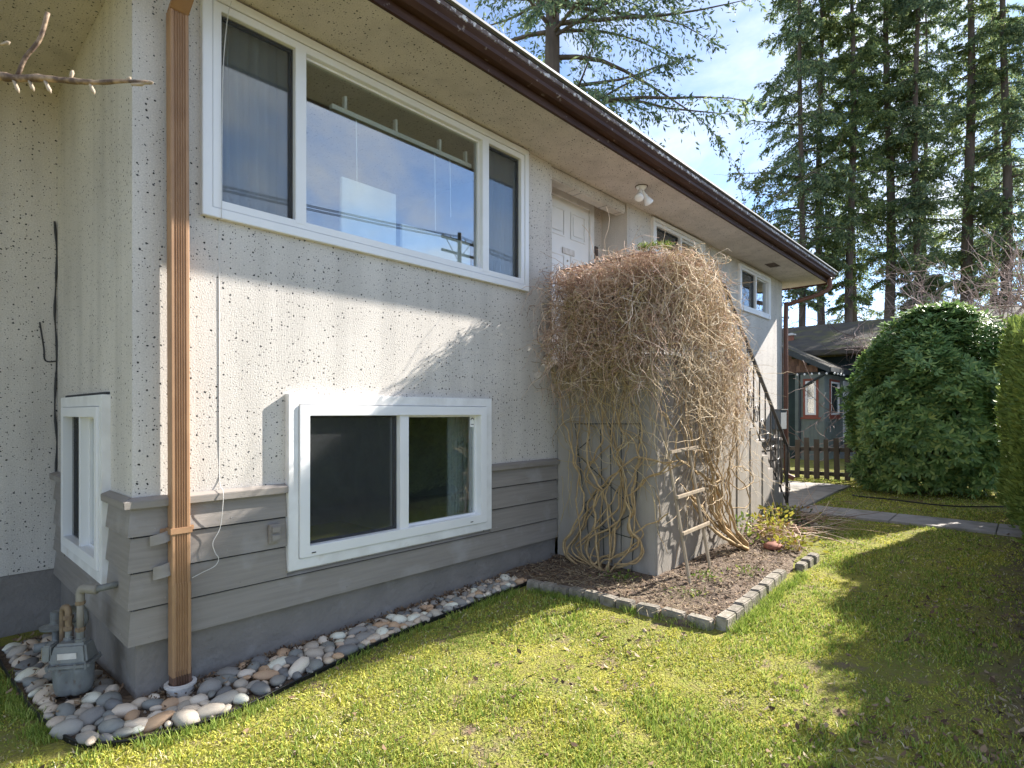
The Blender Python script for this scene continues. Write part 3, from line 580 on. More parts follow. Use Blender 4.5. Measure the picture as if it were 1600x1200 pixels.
# curled bits of loose siding shim beside the downspout strap
for (x, z, s) in ((0.09, 0.68, 1), (0.075, 0.87, .8)):
    mb = MB(); vs = []
    for i in range(7):
        a = i / 6; vs += [(x + 0.10 * a, -0.035 - 0.05 * math.sin(a * 2.2), z + 0.03 * a), (x + 0.10 * a, -0.035 - 0.03 * math.sin(a * 2.6), z + 0.03 * a + 0.07 * s)]
    mb.add(vs, [(2 * i, 2 * i + 2, 2 * i + 3, 2 * i + 1) for i in range(6)]); mb.build('loose_flashing', 'siding', house, fix=False, smooth=True)

# small fittings on the wall
oc = empty('outlet_cover', 'grey weatherproof outlet cover on the siding left of the basement window', 'outlet', (0.775, -0.03, 0.835))
MB().box(-0.038, 0.038, -0.02, 0.008, -0.06, 0.06).build('plate', 'siding', oc, bevel=0.004)
MB().box(-0.026, 0.026, -0.034, -0.02, 0.006, 0.046).build('flap', 'siding', oc, bevel=0.004); MB().box(-0.026, 0.026, -0.034, -0.02, -0.046, -0.006).build('flap', 'siding', oc, bevel=0.004)
cb = MB().tube(smooth_path([(0.50, -0.06, 4.1), (0.47, -0.07, 3.95), (0.455, -0.045, 3.6), (0.45, -0.045, 2.9), (0.448, -0.045, 2.78), (0.448, -0.004, 2.74), (0.45, -0.002, 2.3), (0.452, -0.002, 1.5), (0.452, -0.003, 1.2), (0.452, -0.058, 1.14), (0.45, -0.06, 1.05), (0.44, -0.045, 0.92), (0.40, -0.045, 0.84), (0.41, -0.05, 0.78), (0.43, -0.05, 0.74), (0.41, -0.05, 0.70), (0.34, -0.05, 0.675), (0.285, -0.05, 0.655)], 6), 0.0024, 6).build('cable', 'cable')
tag(cb, 'thin white cable hanging down the wall right of the near downspout', 'cable')
fl = empty('flood_light', 'white twin bulb flood light under the soffit', 'light', (4.80, -0.38, SOF))
MB().lathe([(0.062, -0.001), (0.062, -0.012), (0.045, -0.03), (0.02, -0.045)], Matrix(), 20).build('base', 'bulb', fl)
MB().lathe([(0.072, 0.0), (0.072, -0.006)], Matrix(), 20).build('gasket', 'rust_plate', fl)
for (ax, ang, s) in (('Y', 38, 1.0), ('Y', -35, 0.9)):
    mt = Matrix.Translation((0.02 if ang > 0 else -0.02, 0, -0.045)) @ Matrix.Rotation(R(180 - ang), 4, 'Y') @ Matrix.Rotation(R(12), 4, 'X')
    MB().lathe([(0.018, 0), (0.02, 0.05), (0.028, 0.055), (0.028, 0.075)], mt, 14).build('lamp_holder', 'bulb', fl)
    MB().lathe([(0.024, 0.075), (0.035 * s, 0.10), (0.055 * s, 0.145), (0.055 * s, 0.155), (0.04 * s, 0.168), (0.01, 0.173)], mt, 18).build('bulb', 'bulb', fl, smooth=True)
eb = empty('meter_box', 'pale grey utility box low on the far end of the wall', 'utility box', (10.35, 0, 1.2))
MB().box(-0.12, 0.22, -0.16, -0.001, 0.1, 0.46).build('cabinet', 'n_step', eb, bevel=0.01); MB().box(-0.14, 0.24, -0.18, -0.001, 0.462, 0.48).build('lid', 'metal_grey', eb); MB().tube([(0.05, -0.06, 0.1), (0.05, -0.06, -0.9)], 0.02, 8).build('conduit', 'metal_grey', eb)

# ------------------------------------------------------------------ concrete stairs and railing
LAND = 2.15; NR = 12; RISE = LAND / NR; RUN = 0.205; SX0, SX1 = 3.75, 5.42
stairs = empty('staircase', 'grey concrete landing block with steps running down along the wall', 'stairs', (SX0, 0, 0))
MB().box(0, SX1 - SX0, -1.14, -0.004, -0.3, LAND).build('landing', 'stairs', stairs, bevel=0.012)
for i in range(1, NR):
    x0 = SX1 - SX0 + (i - 1) * RUN + 0.002; off = 0.010 if i % 2 else 0.0
    MB().box(x0, x0 + RUN - 0.002, -1.135 + off, -0.004, -0.3, LAND - i * RISE).build('step', 'stairs', stairs, bevel=0.008)
rail = empty('iron_railing', 'black wrought iron railing with scrolls along the steps', 'railing', (SX0, -1.06, 0))
def rp(x): return min(LAND, LAND - (x - SX1) * RISE / RUN) + 0.92
xe = SX1 + (NR - 1) * RUN - 0.05
hr = [(0.03, 1.03, rp(4)), (0.03, 0.0, rp(4)), (SX1 - SX0, 0, rp(4)), (xe - SX0, 0, rp(xe)), (xe + .03 - SX0, 0.0, rp(xe) - .06), (xe + .0 - SX0, 0.0, rp(xe) - .1)]
def bar(mb, a, b, w, h):
    a, b = Vector(a), Vector(b); d = (b - a).normalized(); s = d.cross(Vector((0, 0, 1))); s = s.normalized() if s.length > .01 else Vector((1, 0, 0)); u = s.cross(d)
    mb.hexa([a - s * w - u * h, b - s * w - u * h, b + s * w - u * h, a + s * w - u * h, a - s * w + u * h, b - s * w + u * h, b + s * w + u * h, a + s * w + u * h])
for a, b in zip(hr, hr[1:]):
    mb = MB(); bar(mb, a, b, 0.02, 0.010); mb.build('handrail', 'black', rail)
mb = MB(); bar(mb, (SX1 - SX0, 0, LAND + .12), (xe - SX0, 0, rp(xe) - .8), 0.008, 0.006); mb.build('bottom_rail', 'black', rail)
for i in range(1, NR):
    x = SX1 + (i - .5) * RUN; z0 = LAND - i * RISE - .002
    MB().box(x - SX0 - .007, x - SX0 + .007, -0.007, 0.007, z0, rp(x) - .008).build('baluster', 'black', rail)
    pts = []
    for k in range(22):
        t = k / 21 * 2 * math.pi * 1.6; r = 0.085 * (1 - k / 26); pts.append((x - SX0 + 0.1 + r * math.cos(t), 0.0, z0 + 0.42 - .09 + r * 1.7 * math.sin(t)))
    MB().tube(pts, 0.006, 5).build('scroll', 'black', rail)
for x in np.arange(0.13, SX1 - SX0, 0.13): MB().box(x - .006, x + .006, -0.006, 0.006, LAND - .002, rp(4) - .008).build('baluster', 'black', rail)
for y in np.arange(0.1, 1.0, 0.13): MB().box(0.024, 0.036, y - .006, y + .006, LAND - .002, rp(4) - .008).build('baluster', 'black', rail)
MB().box(xe - SX0 - .015, xe - SX0 + .015, -.015, .015, 0.1, rp(xe) - .01).build('newel', 'black', rail)

# ------------------------------------------------------------------ gas meter
gm = empty('gas_meter', 'grey gas meter with tan pipes standing on stones at the return wall', 'gas meter', (-0.2, 0.33, 0.0))
# lower casting: two lobes swept vertically
def lobes(s, n=40):
    out = []
    for k in range(n):
        t = 2 * math.pi * k / n; x = math.cos(t); y = math.sin(t)
        r = 1.0 - 0.22 * math.exp(-((abs(math.cos(t)) - 0.0) / 0.25) ** 2)
        out.append((x * 0.118 * r * s, y * 0.088 * (1.0 - 0.42 * math.exp(-(x / 0.30) ** 2)) * s))
    return out
mb = MB(); secs = [(0.04, 0.72), (0.052, 0.88), (0.09, 0.97), (0.17, 1.0), (0.205, 1.0)]; n = 40; k0 = 0
for z, s in secs: mb.v += [(p[0], p[1], z) for p in lobes(s)]
for i in range(len(secs) - 1):
    for j in range(n): mb.f.append((i * n + j, i * n + (j + 1) % n, (i + 1) * n + (j + 1) % n, (i + 1) * n + j))
mb.f.append(tuple(reversed(range(n)))); mb.f.append(tuple((len(secs) - 1) * n + j for j in range(n)))
RZ = Matrix.Rotation(R(-35), 4, 'Z')
def grot(p): return tuple(RZ @ Vector(p))
mb.build('lower_case', 'metal_grey', gm, smooth=True, xf=grot)
MB().prism([(-0.13, -0.085), (-0.1, -0.1), (0.1, -0.1), (0.13, -0.085), (0.13, 0.085), (0.1, 0.1), (-0.1, 0.1), (-0.13, 0.085)], lambda p, t: (p[0], p[1], t), 0.205, 0.222).build('flange', 'metal_grey', gm, bevel=0.004, xf=grot)
MB().hexa([(-0.115, -0.085, 0.222), (0.115, -0.085, 0.222), (0.115, 0.085, 0.222), (-0.115, 0.085, 0.222), (-0.09, -0.055, 0.33), (0.09, -0.055, 0.33), (0.09, 0.06, 0.33), (-0.09, 0.06, 0.33)]).build('upper_case', 'metal_grey', gm, bevel=0.014, xf=grot)
MB().box(-0.165, -0.112, -0.05, 0.05, 0.235, 0.325).build('index_box', 'metal_grey', gm, bevel=0.008, xf=grot)
MB().box(-0.168, -0.1655, -0.04, 0.04, 0.245, 0.315).build('dial_face', 'brass', gm, xf=grot)
for k in range(4): MB().lathe([(.011, 0), (.011, .002)], Matrix(), 10).build('dial', 'seal', gm, xf=lambda p, k=k: grot((-.1685 - p[2], -.027 + .018 * k + p[0], .28 + p[1])))
MB().box(-0.06, 0.05, -0.0815, -0.0785, 0.245, 0.285).build('label_plate', 'pvc', gm, xf=lambda p: grot((p[0], p[1] + .005, p[2])))
for (x, y, z) in ((.03, -.03, .395), (.03, -.03, .545), (-.02, .05, .395), (-.035, .145, .2), (-.02, .055, .455)): MB().lathe([(.026, -.012), (.029, -.008), (.029, .008), (.026, .012)], Matrix.Translation((x, y, z)), 6).build('hex_nut', 'pipe_rust', gm)
for a in (-.11, -.05, .05, .11):
    for b in (-.093, .093): MB().lathe([(0.008, 0.198), (0.008, 0.23)], Matrix.Translation(RZ @ Vector((a, b, 0))), 6).build('bolt', 'metal_grey', gm)
MB().lathe([(0.032, 0.325), (0.032, 0.345), (0.024, 0.348), (0.024, 0.40)], Matrix.Translation((0.03, -0.03, 0)), 14).build('union', 'metal_grey', gm)
MB().tube([(0.03, -0.03, 0.39), (0.03, -0.03, 0.565)], 0.021, 12).build('riser_pipe', 'pipe', gm, smooth=True)
MB().tube(smooth_path([(0.03, -0.03, 0.55), (0.03, -0.03, 0.605), (0.045, -0.06, 0.625), (0.075, -0.11, 0.625), (0.10, -0.14, 0.625)], 5), 0.026, 12).build('elbow', 'pipe', gm, smooth=True)
MB().tube([(0.09, -0.13, 0.625), (0.26, -0.135, 0.632)], 0.019, 12).build('wall_pipe', 'metal_grey', gm, smooth=True)
MB().lathe([(0.028, 0.325), (0.028, 0.343), (0.02, 0.346), (0.02, 0.40)], Matrix.Translation((-0.02, 0.05, 0)), 14).build('union', 'metal_grey', gm)
MB().tube(smooth_path([(-0.02, 0.05, 0.38), (-0.02, 0.05, 0.46), (-0.02, 0.07, 0.50), (-0.03, 0.11, 0.50), (-0.035, 0.14, 0.47), (-0.035, 0.145, 0.30), (-0.035, 0.145, 0.0)], 5), 0.02, 12).build('inlet_pipe', 'pipe_rust', gm, smooth=True)
mt = Matrix.Translation((0.05, 0.11, 0.44)) @ Matrix.Rotation(R(80), 4, 'Y') @ Matrix.Rotation(R(-25), 4, 'X')
MB().lathe([(0.02, -0.06), (0.03, -0.02), (0.075, -0.015), (0.078, 0.0), (0.07, 0.012), (0.05, 0.03), (0.02, 0.04)], mt, 24).build('regulator', 'metal_grey', gm, smooth=False)
gm.scale = (0.84, 0.84, 1.0)
vl = empty('gas_valve', 'small grey gas riser valve by the inner corner', 'valve', (-0.16, 1.12, -0.09))
MB().tube([(0, 0, -0.1), (0, 0, 0.36)], 0.02, 12).build('riser', 'metal_grey', vl, smooth=True)
MB().lathe([(0.025, 0.27), (0.085, 0.282), (0.088, 0.296), (0.05, 0.305), (0.03, 0.31), (0.03, 0.39)], Matrix(), 20).build('valve_body', 'metal_grey', vl)
MB().tube([(-0.11, 0.02, 0.17), (0.02, 0.0, 0.17)], 0.028, 10).build('branch_pipe', 'metal_grey', vl, smooth=True)
MB().box(0.05, 0.08, -0.10, -0.07, 0.12, 0.32).build('tag_plate', 'rust_plate', vl)

M['grit'] = ramp_island('stone_grit', [(0.12, 0.10, 0.085), (0.30, 0.26, 0.22), (0.46, 0.42, 0.36)], 0.85)
# ------------------------------------------------------------------ value noise for scattering
_ng = np.random.default_rng(11).random((64, 64))
def vnoise(x, y, s):
    x = np.asarray(x) * s; y = np.asarray(y) * s; i = np.floor(x).astype(int); j = np.floor(y).astype(int); u = x - i; v = y - j
    u = u * u * (3 - 2 * u); v = v * v * (3 - 2 * v); g = lambda a, b: _ng[a % 64, b % 64]
    return (g(i, j) * (1 - u) + g(i + 1, j) * u) * (1 - v) + (g(i, j + 1) * (1 - u) + g(i + 1, j + 1) * u) * v
def leaf_hex(P, D, U, L, W, curl=0.0):
    nrm = np.cross(D, U); k = lambda t, w, c: P + D * (L * t)[:, None] + U * (W * w)[:, None] + nrm * (L * c * curl)[:, None]
    V = np.stack([P, k(.3, .42, .1), k(.68, .45, .15), k(1.0, 0, -.1), k(.68, -.45, .15), k(.3, -.42, .1)], axis=1)
    return V.reshape(-1, 3), np.arange(len(P) * 6).reshape(-1, 6)
def strands(P0, D0, L, S, grav, wander, g, r0, r1, cl=None):
    N = len(P0); P = np.zeros((N, S, 3)); P[:, 0] = P0; D = norm(D0); st = (L / (S - 1))[:, None]
    bend = g.normal(size=(N, 3)) * wander * 0.6
    if cl is not None:            # strands of one bundle curve together
        cb = g.normal(size=(cl.max() + 1, 3)) * wander * 0.75; bend = bend * .6 + cb[cl]; cd = g.normal(size=(cl.max() + 1, 3)) * .7; D = norm(D + cd[cl])
    for i in range(1, S):
        D = norm(D + np.array([0, 0, -1.0]) * np.asarray(grav).reshape(-1, 1) + bend + g.normal(size=(N, 3)) * wander)
        P[:, i] = P[:, i - 1] + D * st
    t = np.linspace(0, 1, S)[None]; return P, r0[:, None] * (1 - t) + r1[:, None] * t

# ------------------------------------------------------------------ garden bed, edging, pebbles
bx, by = np.arange(2.90, 7.75, 0.05), np.arange(-2.1, 0.01, 0.05)
BX, BY = np.meshgrid(bx, by, indexing='ij')
def bed_h(x, y):
    lim = -1.99 + np.clip(x - 5.3, 0, 3) * 0.28 + 0.06 * np.sin(5 * x)
    e = np.clip((y - lim) / 0.16, 0, 1) * np.clip((7.7 - x) / 0.4, 0, 1) * np.clip((x - 2.92) / 0.06, 0, 1)
    return gz(x) - 0.05 + e * (0.075 + 0.045 * (vnoise(x, y, 2.3) - .4) + 0.02 * vnoise(x, y, 11) + 0.03 * np.clip(1.4 + y, 0, .4))
ii = np.arange(BX.size).reshape(BX.shape)
bed = np_obj('garden_bed', np.stack([BX, BY, bed_h(BX, BY)], -1), np.stack([ii[:-1, :-1], ii[1:, :-1], ii[1:, 1:], ii[:-1, 1:]], -1).reshape(-1, 4), 'soil', smooth=True)
tag(bed, 'bare soil bed round the foot of the landing', kind='structure')
edg = empty('garden_edging', 'row of weathered concrete bricks edging the soil bed', 'edging', (2.98, -2.0, 0.07))
bm_ = MB().box(-0.085, 0.085, -0.045, 0.045, -0.1, 0.06).build('brick', 'brick', edg, bevel=0.010).data
first = edg.children[0]; placed = []
def brick(x, y, rz, sx=1.0, dz=0.0):
    if not placed: o = first
    else: o = bpy.data.objects.new('brick', bm_); link(o, edg)
    placed.append(o); o.location = (x - 2.98, y + 2.0, float(gz(x)) + 0.022 - 0.07 + dz + random.uniform(-.008, .008)); o.rotation_euler = (random.uniform(-.06, .06), random.uniform(-.05, .05), rz + random.uniform(-.035, .035)); o.scale = (sx * random.uniform(.97, 1.02), random.uniform(.9, 1.05), 1)
yv = -0.44
for k in range(7): brick(2.89 + 0.016 * k, yv - .0, R(92), 0.81); yv -= 0.141
for k in range(3): brick(3.0 + 0.02 * k, yv - .05, R(94), 1.05, -.01); yv -= 0.195
x = 3.16
for k in range(8): brick(x, -2.0 + 0.008 * k, R(2), 1.05, .005); x += 0.186 if k != 4 else 0.215
for k in range(3): brick(4.95 + 0.19 * k, -2.0, R(4), 1.0, -.01)

pb = np.array([(-0.40, 1.85), (-0.385, 0.6), (-0.345, 0.05), (-0.22, -0.33), (0.23, -0.51), (0.8, -0.44), (1.63, -0.33), (2.3, -0.315), (2.93, -0.30)])
pe = smooth_path([(p[0], p[1], 0) for p in pb], 8)
def strip_y(x): return float(np.interp(x, pb[3:, 0], pb[3:, 1]))
# pebble bed sheet
mb = MB(); vs = []
outer = [(p.x, p.y) for p in pe]; inner = [(min(max(p.x, 0.05 if p.y < 0.05 else 0.02), 2.95), 0.02 if (p.x > 0.0 and p.y < 0.02) else (0.04 if p.y < 0.04 else p.y)) for p in pe]
for (a, b), (c, d) in zip(outer, inner): vs += [(a, b, float(gz(a, b)) + 0.012), (c, d, float(gz(c, d)) + 0.02)]
mb.add(vs, [(2 * i, 2 * i + 2, 2 * i + 3, 2 * i + 1) for i in range(len(pe) - 1)])
pbed = mb.build('pebble_bed', 'soil', fix=False); tag(pbed, 'strip of smooth river stones along the foot of the wall', kind='structure')
meshes = []
for k in range(7):
    bm = bmesh.new(); bmesh.ops.create_icosphere(bm, subdivisions=2, radius=1)
    for v in bm.verts:
        q = mnoise.noise(v.co * 0.9 + Vector((k * 7.3, 0, 0))); v.co *= 1 + 0.30 * q + 0.07 * mnoise.noise(v.co * 2.3 + Vector((0, k * 3.1, 0))); v.co.z *= 1.0
    me = bpy.data.meshes.new('stone'); bm.to_mesh(me); bm.free(); me.polygons.foreach_set('use_smooth', [True] * len(me.polygons)); me.materials.append(M['stone']); meshes.append(me)
pts = []; cnt = 0
def try_stone(x, y, r, tol=0.80):
    for (a, b, c) in pts:
        if (a - x) ** 2 + (b - y) ** 2 < ((c + r) * tol) ** 2: return False
    pts.append((x, y, r)); return True
rs_ = random.Random(5)
for r, n in ((0.054, 340), (0.044, 800), (0.034, 1600), (0.025, 3000), (0.018, 3000)):
    for k in range(n):
        if rs_.random() < 0.66:
            x = rs_.uniform(-0.25, 2.95); yo = strip_y(x); y = rs_.uniform(yo + r * .8, -r * .5 - 0.02 - 0.05 * rs_.random())
            if y < yo + r * .6 or (x < 0.03 and y > 0.1): continue
            if r > .05 and x > 1.8 and rs_.random() < .75: continue
            rr = r * rs_.uniform(.85, 1.15) * (1.0 if x < 1.5 else 0.85)
        else:
            y = rs_.uniform(-0.1, 1.75); x = rs_.uniform(-0.37 + r, -r * .7 - .01); rr = r * rs_.uniform(.9, 1.25)
        if (x - 0.218) ** 2 + (y + 0.07) ** 2 < (0.095 + rr) ** 2: continue
        if (x + 0.2) ** 2 + (y - 0.33) ** 2 < (0.075 + rr) ** 2: continue
        if cnt >= 300: break
        if not try_stone(x, y, rr): continue
        o = bpy.data.objects.new('stone', meshes[rs_.randrange(7)]); link(o, pbed); cnt += 1
        o.location = (x, y, float(gz(x, y)) + 0.018 + rr * 0.27 + (0.012 if rr < .03 else 0)); o.scale = (rr * rs_.uniform(1.0, 1.5), rr * rs_.uniform(.72, 1.05), rr * rs_.uniform(.48, .8))
        o.rotation_euler = (rs_.uniform(-.25, .25), rs_.uniform(-.25, .25), rs_.uniform(0, 6.28))
n_ = 900; q_ = np.random.default_rng(3); gx = q_.uniform(-.36, 2.9, n_); gy = np.where(gx < 0, q_.uniform(-.3, 1.75, n_), q_.uniform(0, 1, n_) * (np.interp(gx, pb[3:, 0], pb[3:, 1]) + .03) - .02)
oc_ = np.array([(1, 0, 0), (0, 1, 0), (-1, 0, 0), (0, -1, 0), (0, 0, 1), (0, 0, -1)], float); of_ = np.array([(0, 1, 4), (1, 2, 4), (2, 3, 4), (3, 0, 4), (1, 0, 5), (2, 1, 5), (3, 2, 5), (0, 3, 5)])
sc_ = q_.uniform(.006, .015, (n_, 1, 1)) * q_.uniform(.6, 1.2, (n_, 1, 3)); GV = oc_[None] * sc_ + q_.normal(size=(n_, 6, 3)) * .0015 + np.stack([gx, gy, gz(gx, gy) + .022], 1)[:, None]
o = np_obj('grit', GV, (np.arange(n_)[:, None, None] * 6 + of_[None]).reshape(-1, 3), 'grit', pbed); o['kind'] = 'stuff'
# plastic lawn edging
mb = MB(); vs = []
for p in pe:
    z = float(gz(p.x, p.y)); vs += [(p.x - .004, p.y - .003, z - .05), (p.x - .004, p.y - .003, z + .022), (p.x + .004, p.y + .004, z + .022), (p.x + .004, p.y + .004, z - .05)]
n = len(pe); mb.add(vs, [(4 * i + j, 4 * i + (j + 1) % 4, 4 * i + 4 + (j + 1) % 4, 4 * i + 4 + j) for i in range(n - 1) for j in range(4)])
le = mb.build('lawn_edging', 'plastic', smooth=False); tag(le, 'black plastic edging strip between pebbles and lawn', 'edging')
MB().tube([(p.x, p.y, float(gz(p.x, p.y)) + .024) for p in pe], 0.007, 6).build('bead', 'plastic', le, smooth=True)

# ------------------------------------------------------------------ trellises
wt = empty('wire_trellis', 'dark wire trellis leaning on the shaded end of the landing', 'trellis', (3.70, -0.75, 0.15))
def wireseg(a, b, r=0.0042): MB().tube([(0.0, a[0] + .75, a[1] - .15), (0.0, b[0] + .75, b[1] - .15)], r, 6).build('wire', 'wire', wt)
for a, b in (((-.27, 1.5), (-1.0, 1.51)), ((-.57, 1.45), (-.61, .2)), ((-.68, 1.5), (-.7, .18)), ((-.80, 1.5), (-.8, .16)), ((-1.0, 1.51), (-.91, .12)), ((-.27, 1.5), (-.45, .3)), ((-.45, 1.35), (-.3, 1.24)), ((-.3, 1.2), (-.94, .73)), ((-.94, .70), (-.58, .47)), ((-.67, .95), (-.36, .70)), ((-.36, .69), (-.68, .48)), ((-.55, .5), (-.91, .46))): wireseg(a, b)
wd = empty('wooden_trellis', 'bleached wooden ladder trellis leaning on the sunlit side of the landing', 'trellis', (3.85, -1.40, 0.15))
def tl(p): return (p[0] - 3.85, p[1] + 1.40, p[2] - 0.15)
for a, b in (((3.80, -1.43, 0.12), (3.74, -1.19, 1.6)), ((4.23, -1.43, 0.13), (4.15, -1.19, 1.6))): MB().tube([tl(a), tl(b)], [0.016, 0.013], 6).build('pole', 'old_wood', wd)
for z in (0.55, 0.86, 1.25):
    yy = -1.45 + (z - .12) * .162
    MB().hexa([tl(q) for q in ((3.72, yy - .03, z), (4.26, yy - .03, z + .02), (4.26, yy - .008, z + .02), (3.72, yy - .008, z), (3.72, yy - .03, z + .03), (4.26, yy - .03, z + .05), (4.26, yy - .008, z + .05), (3.72, yy - .008, z + .03))]).build('rung', 'old_wood', wd, bevel=0.003)

# ------------------------------------------------------------------ the climbing vine
g = np.random.default_rng(21)
va = empty('climbing_vine', 'leafless brown vine over the shaded end of the landing and wire trellis', 'vine', (3.5, -0.75, 0.15))
vb = empty('climbing_vine', 'leafless straw coloured vine over the sunlit side of the landing and ladder trellis', 'vine', (5.1, -1.5, 0.2))
def stem(parent, pts, r0=0.013, r1=0.007):
    o = Vector(parent.location); p = [q - o for q in smooth_path(pts, 5)]; n = len(p)
    p = [q + Vector((mnoise.noise(q * 9) * .014, mnoise.noise(q * 9 + Vector((9, 0, 0))) * .03, mnoise.noise(q * 9 + Vector((0, 7, 0))) * .025)) for q in p]
    MB().tube(p, [(r0 + (r1 - r0) * i / (n - 1)) * (1 + .22 * mnoise.noise(Vector((i * .8, r0 * 900, 0)))) for i in range(n)], 6).build('stem', 'stem', parent, smooth=True)
A = [[(-0.75, 0.05), (-0.62, 0.1), (-0.43, 0.18), (-0.32, 0.3), (-0.43, 0.41), (-0.58, 0.52), (-0.75, 0.68), (-0.79, 0.81), (-0.8, 1.02), (-0.79, 1.22), (-0.75, 1.39), (-0.67, 1.56), (-.5, 2.0)],
 [(-0.77, 0.07), (-0.55, 0.17), (-0.47, 0.3), (-0.5, 0.42), (-0.72, 0.54), (-0.83, 0.69), (-0.84, 0.87), (-0.8, 1.06), (-0.79, 1.22), (-0.86, 1.38), (-0.81, 1.56), (-.9, 2.1)],
 [(-0.65, 0.0), (-0.51, 0.05), (-0.55, 0.17), (-0.62, 0.24), (-0.81, 0.3), (-0.95, 0.38), (-1.01, 0.47), (-0.94, 0.56), (-0.94, 0.7), (-0.96, 0.82), (-0.95, 0.96), (-0.98, 1.1), (-1.03, 1.24), (-0.94, 1.39), (-0.81, 1.5), (-.7, 2.0)],
 [(-0.79, 0.19), (-0.94, 0.24), (-1.01, 0.34), (-1.0, 0.48), (-0.93, 0.55), (-0.94, 0.7), (-0.88, 0.83), (-0.96, 0.88), (-1.07, 1.01), (-1.18, 1.07), (-1.29, 1.16), (-1.36, 1.19)],
 [(-0.53, 0.12), (-0.28, 0.15), (-0.18, 0.27), (-0.25, 0.43), (-0.37, 0.62), (-0.41, 0.74), (-0.36, 0.85), (-0.31, 1.05), (-0.28, 1.2), (-0.23, 1.42), (-0.15, 1.6), (-.1, 2.2)],
 [(-0.46, 0.12), (-0.23, 0.21), (-0.3, 0.38), (-0.41, 0.59), (-0.45, 0.74), (-0.58, 0.9), (-0.78, 1.06), (-0.94, 1.18), (-1.03, 1.21), (-1.25, 1.18), (-1.37, 1.2)],
 [(-0.68, 0.11), (-0.73, 0.38), (-0.72, 0.63), (-0.62, 0.85), (-0.55, 0.97), (-0.46, 1.16), (-0.47, 1.38), (-0.43, 1.61), (-.4, 2.1)],
 [(-0.68, 0.08), (-0.58, 0.22), (-0.55, 0.58), (-0.53, 0.72), (-0.58, 0.87), (-0.43, 0.97), (-0.43, 1.06), (-0.51, 1.17), (-0.63, 1.36), (-0.62, 1.57), (-.7, 2.2)],
 [(-0.94, 0.5), (-1.0, 0.55), (-1.12, 0.63), (-1.28, 0.74)], [(-0.43, 0.41), (-0.41, 0.3), (-0.5, 0.24), (-0.63, 0.24), (-0.7, 0.29)],
 [(-0.60, 0.1), (-0.40, 0.25), (-0.36, 0.5), (-0.34, 0.75), (-0.33, 1.0), (-0.30, 1.3), (-0.35, 1.7)], [(-0.72, 0.1), (-0.9, 0.35), (-0.97, 0.6), (-0.94, 0.9), (-0.98, 1.2), (-1.02, 1.5), (-0.9, 1.9)],
 [(-0.7, 0.1), (-0.72, 0.5), (-0.86, 0.75), (-0.85, 1.05), (-0.72, 1.3), (-0.78, 1.7)]]
for k, pl in enumerate(A):
    stem(va, [(3.665 - 0.22 * max(0, 0.35 - z) + 0.03 * math.sin(k * 2.1 + i), y, max(z, 0.1)) for i, (y, z) in enumerate(pl)], 0.0125 if k < 8 else 0.008, 0.006)
    if k < 8:
        e_ = random.uniform(-.05, .05); stem(va, [(3.668 - 0.2 * max(0, 0.35 - z) + 0.03 * math.sin(k * 3.7 + i), min(-.05, y + e_ + .05 * math.sin(i * 1.3 + k)), max(z + .03 * math.cos(i), 0.1)) for i, (y, z) in enumerate(pl)], 0.0085, 0.004)
B = [[(5.30, 0.10), (5.09, 0.2), (4.71, 0.45), (4.4, 0.67), (4.11, 0.83)], [(5.28, 0.1), (4.93, 0.34), (4.75, 0.5), (4.71, 0.67), (4.71, 0.83), (4.86, 0.88), (4.64, 1.08), (4.5, 1.35), (4.4, 1.57), (4.3, 2.1)],
 [(5.30, 0.1), (5.13, 0.23), (5.01, 0.46), (4.97, 0.65), (4.9, 0.85), (4.71, 1.07), (4.75, 1.34), (4.64, 1.58), (4.7, 2.1)], [(5.17, 0.12), (4.67, 0.33), (4.46, 0.54), (4.33, 0.73), (4.3, 1.0), (4.23, 1.22), (4.08, 1.5), (4.1, 2.0)],
 [(4.93, 0.84), (5.34, 0.97), (5.79, 0.86), (5.74, 0.75), (5.34, 0.72), (5.05, 0.83)], [(5.17, 0.96), (5.3, 0.89), (5.56, 0.68), (5.56, 0.53), (5.26, 0.52), (5.05, 0.64)],
 [(5.17, 0.11), (4.86, 0.32), (4.82, 0.52), (4.93, 0.69), (4.75, 0.86), (4.33, 1.0), (3.98, 1.12), (3.84, 1.24), (3.87, 1.4), (3.64, 1.56)], [(5.24, 0.12), (5.02, 0.3), (4.80, 0.6), (4.78, 0.9), (4.86, 1.2), (4.95, 1.5), (5.0, 2.0)],
 [(5.2, 0.12), (4.95, 0.3), (4.66, 0.62), (4.68, 0.8), (4.55, 1.1), (4.4, 1.3), (4.5, 1.8)], [(5.26, 0.12), (5.08, 0.35), (5.05, 0.75), (5.12, 1.05), (5.3, 1.3), (5.35, 1.7)]]
for k, pl in enumerate(B):
    stem(vb, [(x, -1.24 - 0.30 * max(0, 0.6 - z) + 0.03 * math.sin(k * 1.7 + i), z + .06) for i, (x, z) in enumerate(pl)], 0.0165 if k not in (4, 5) else 0.007, 0.006)
    if k not in (4, 5): stem(vb, [(x + .05 * math.sin(i * 1.1 + k * 2), -1.23 - 0.28 * max(0, 0.6 - z) + 0.03 * math.sin(k * 2.9 + i), z + .06) for i, (x, z) in enumerate(pl)], 0.010, 0.004)

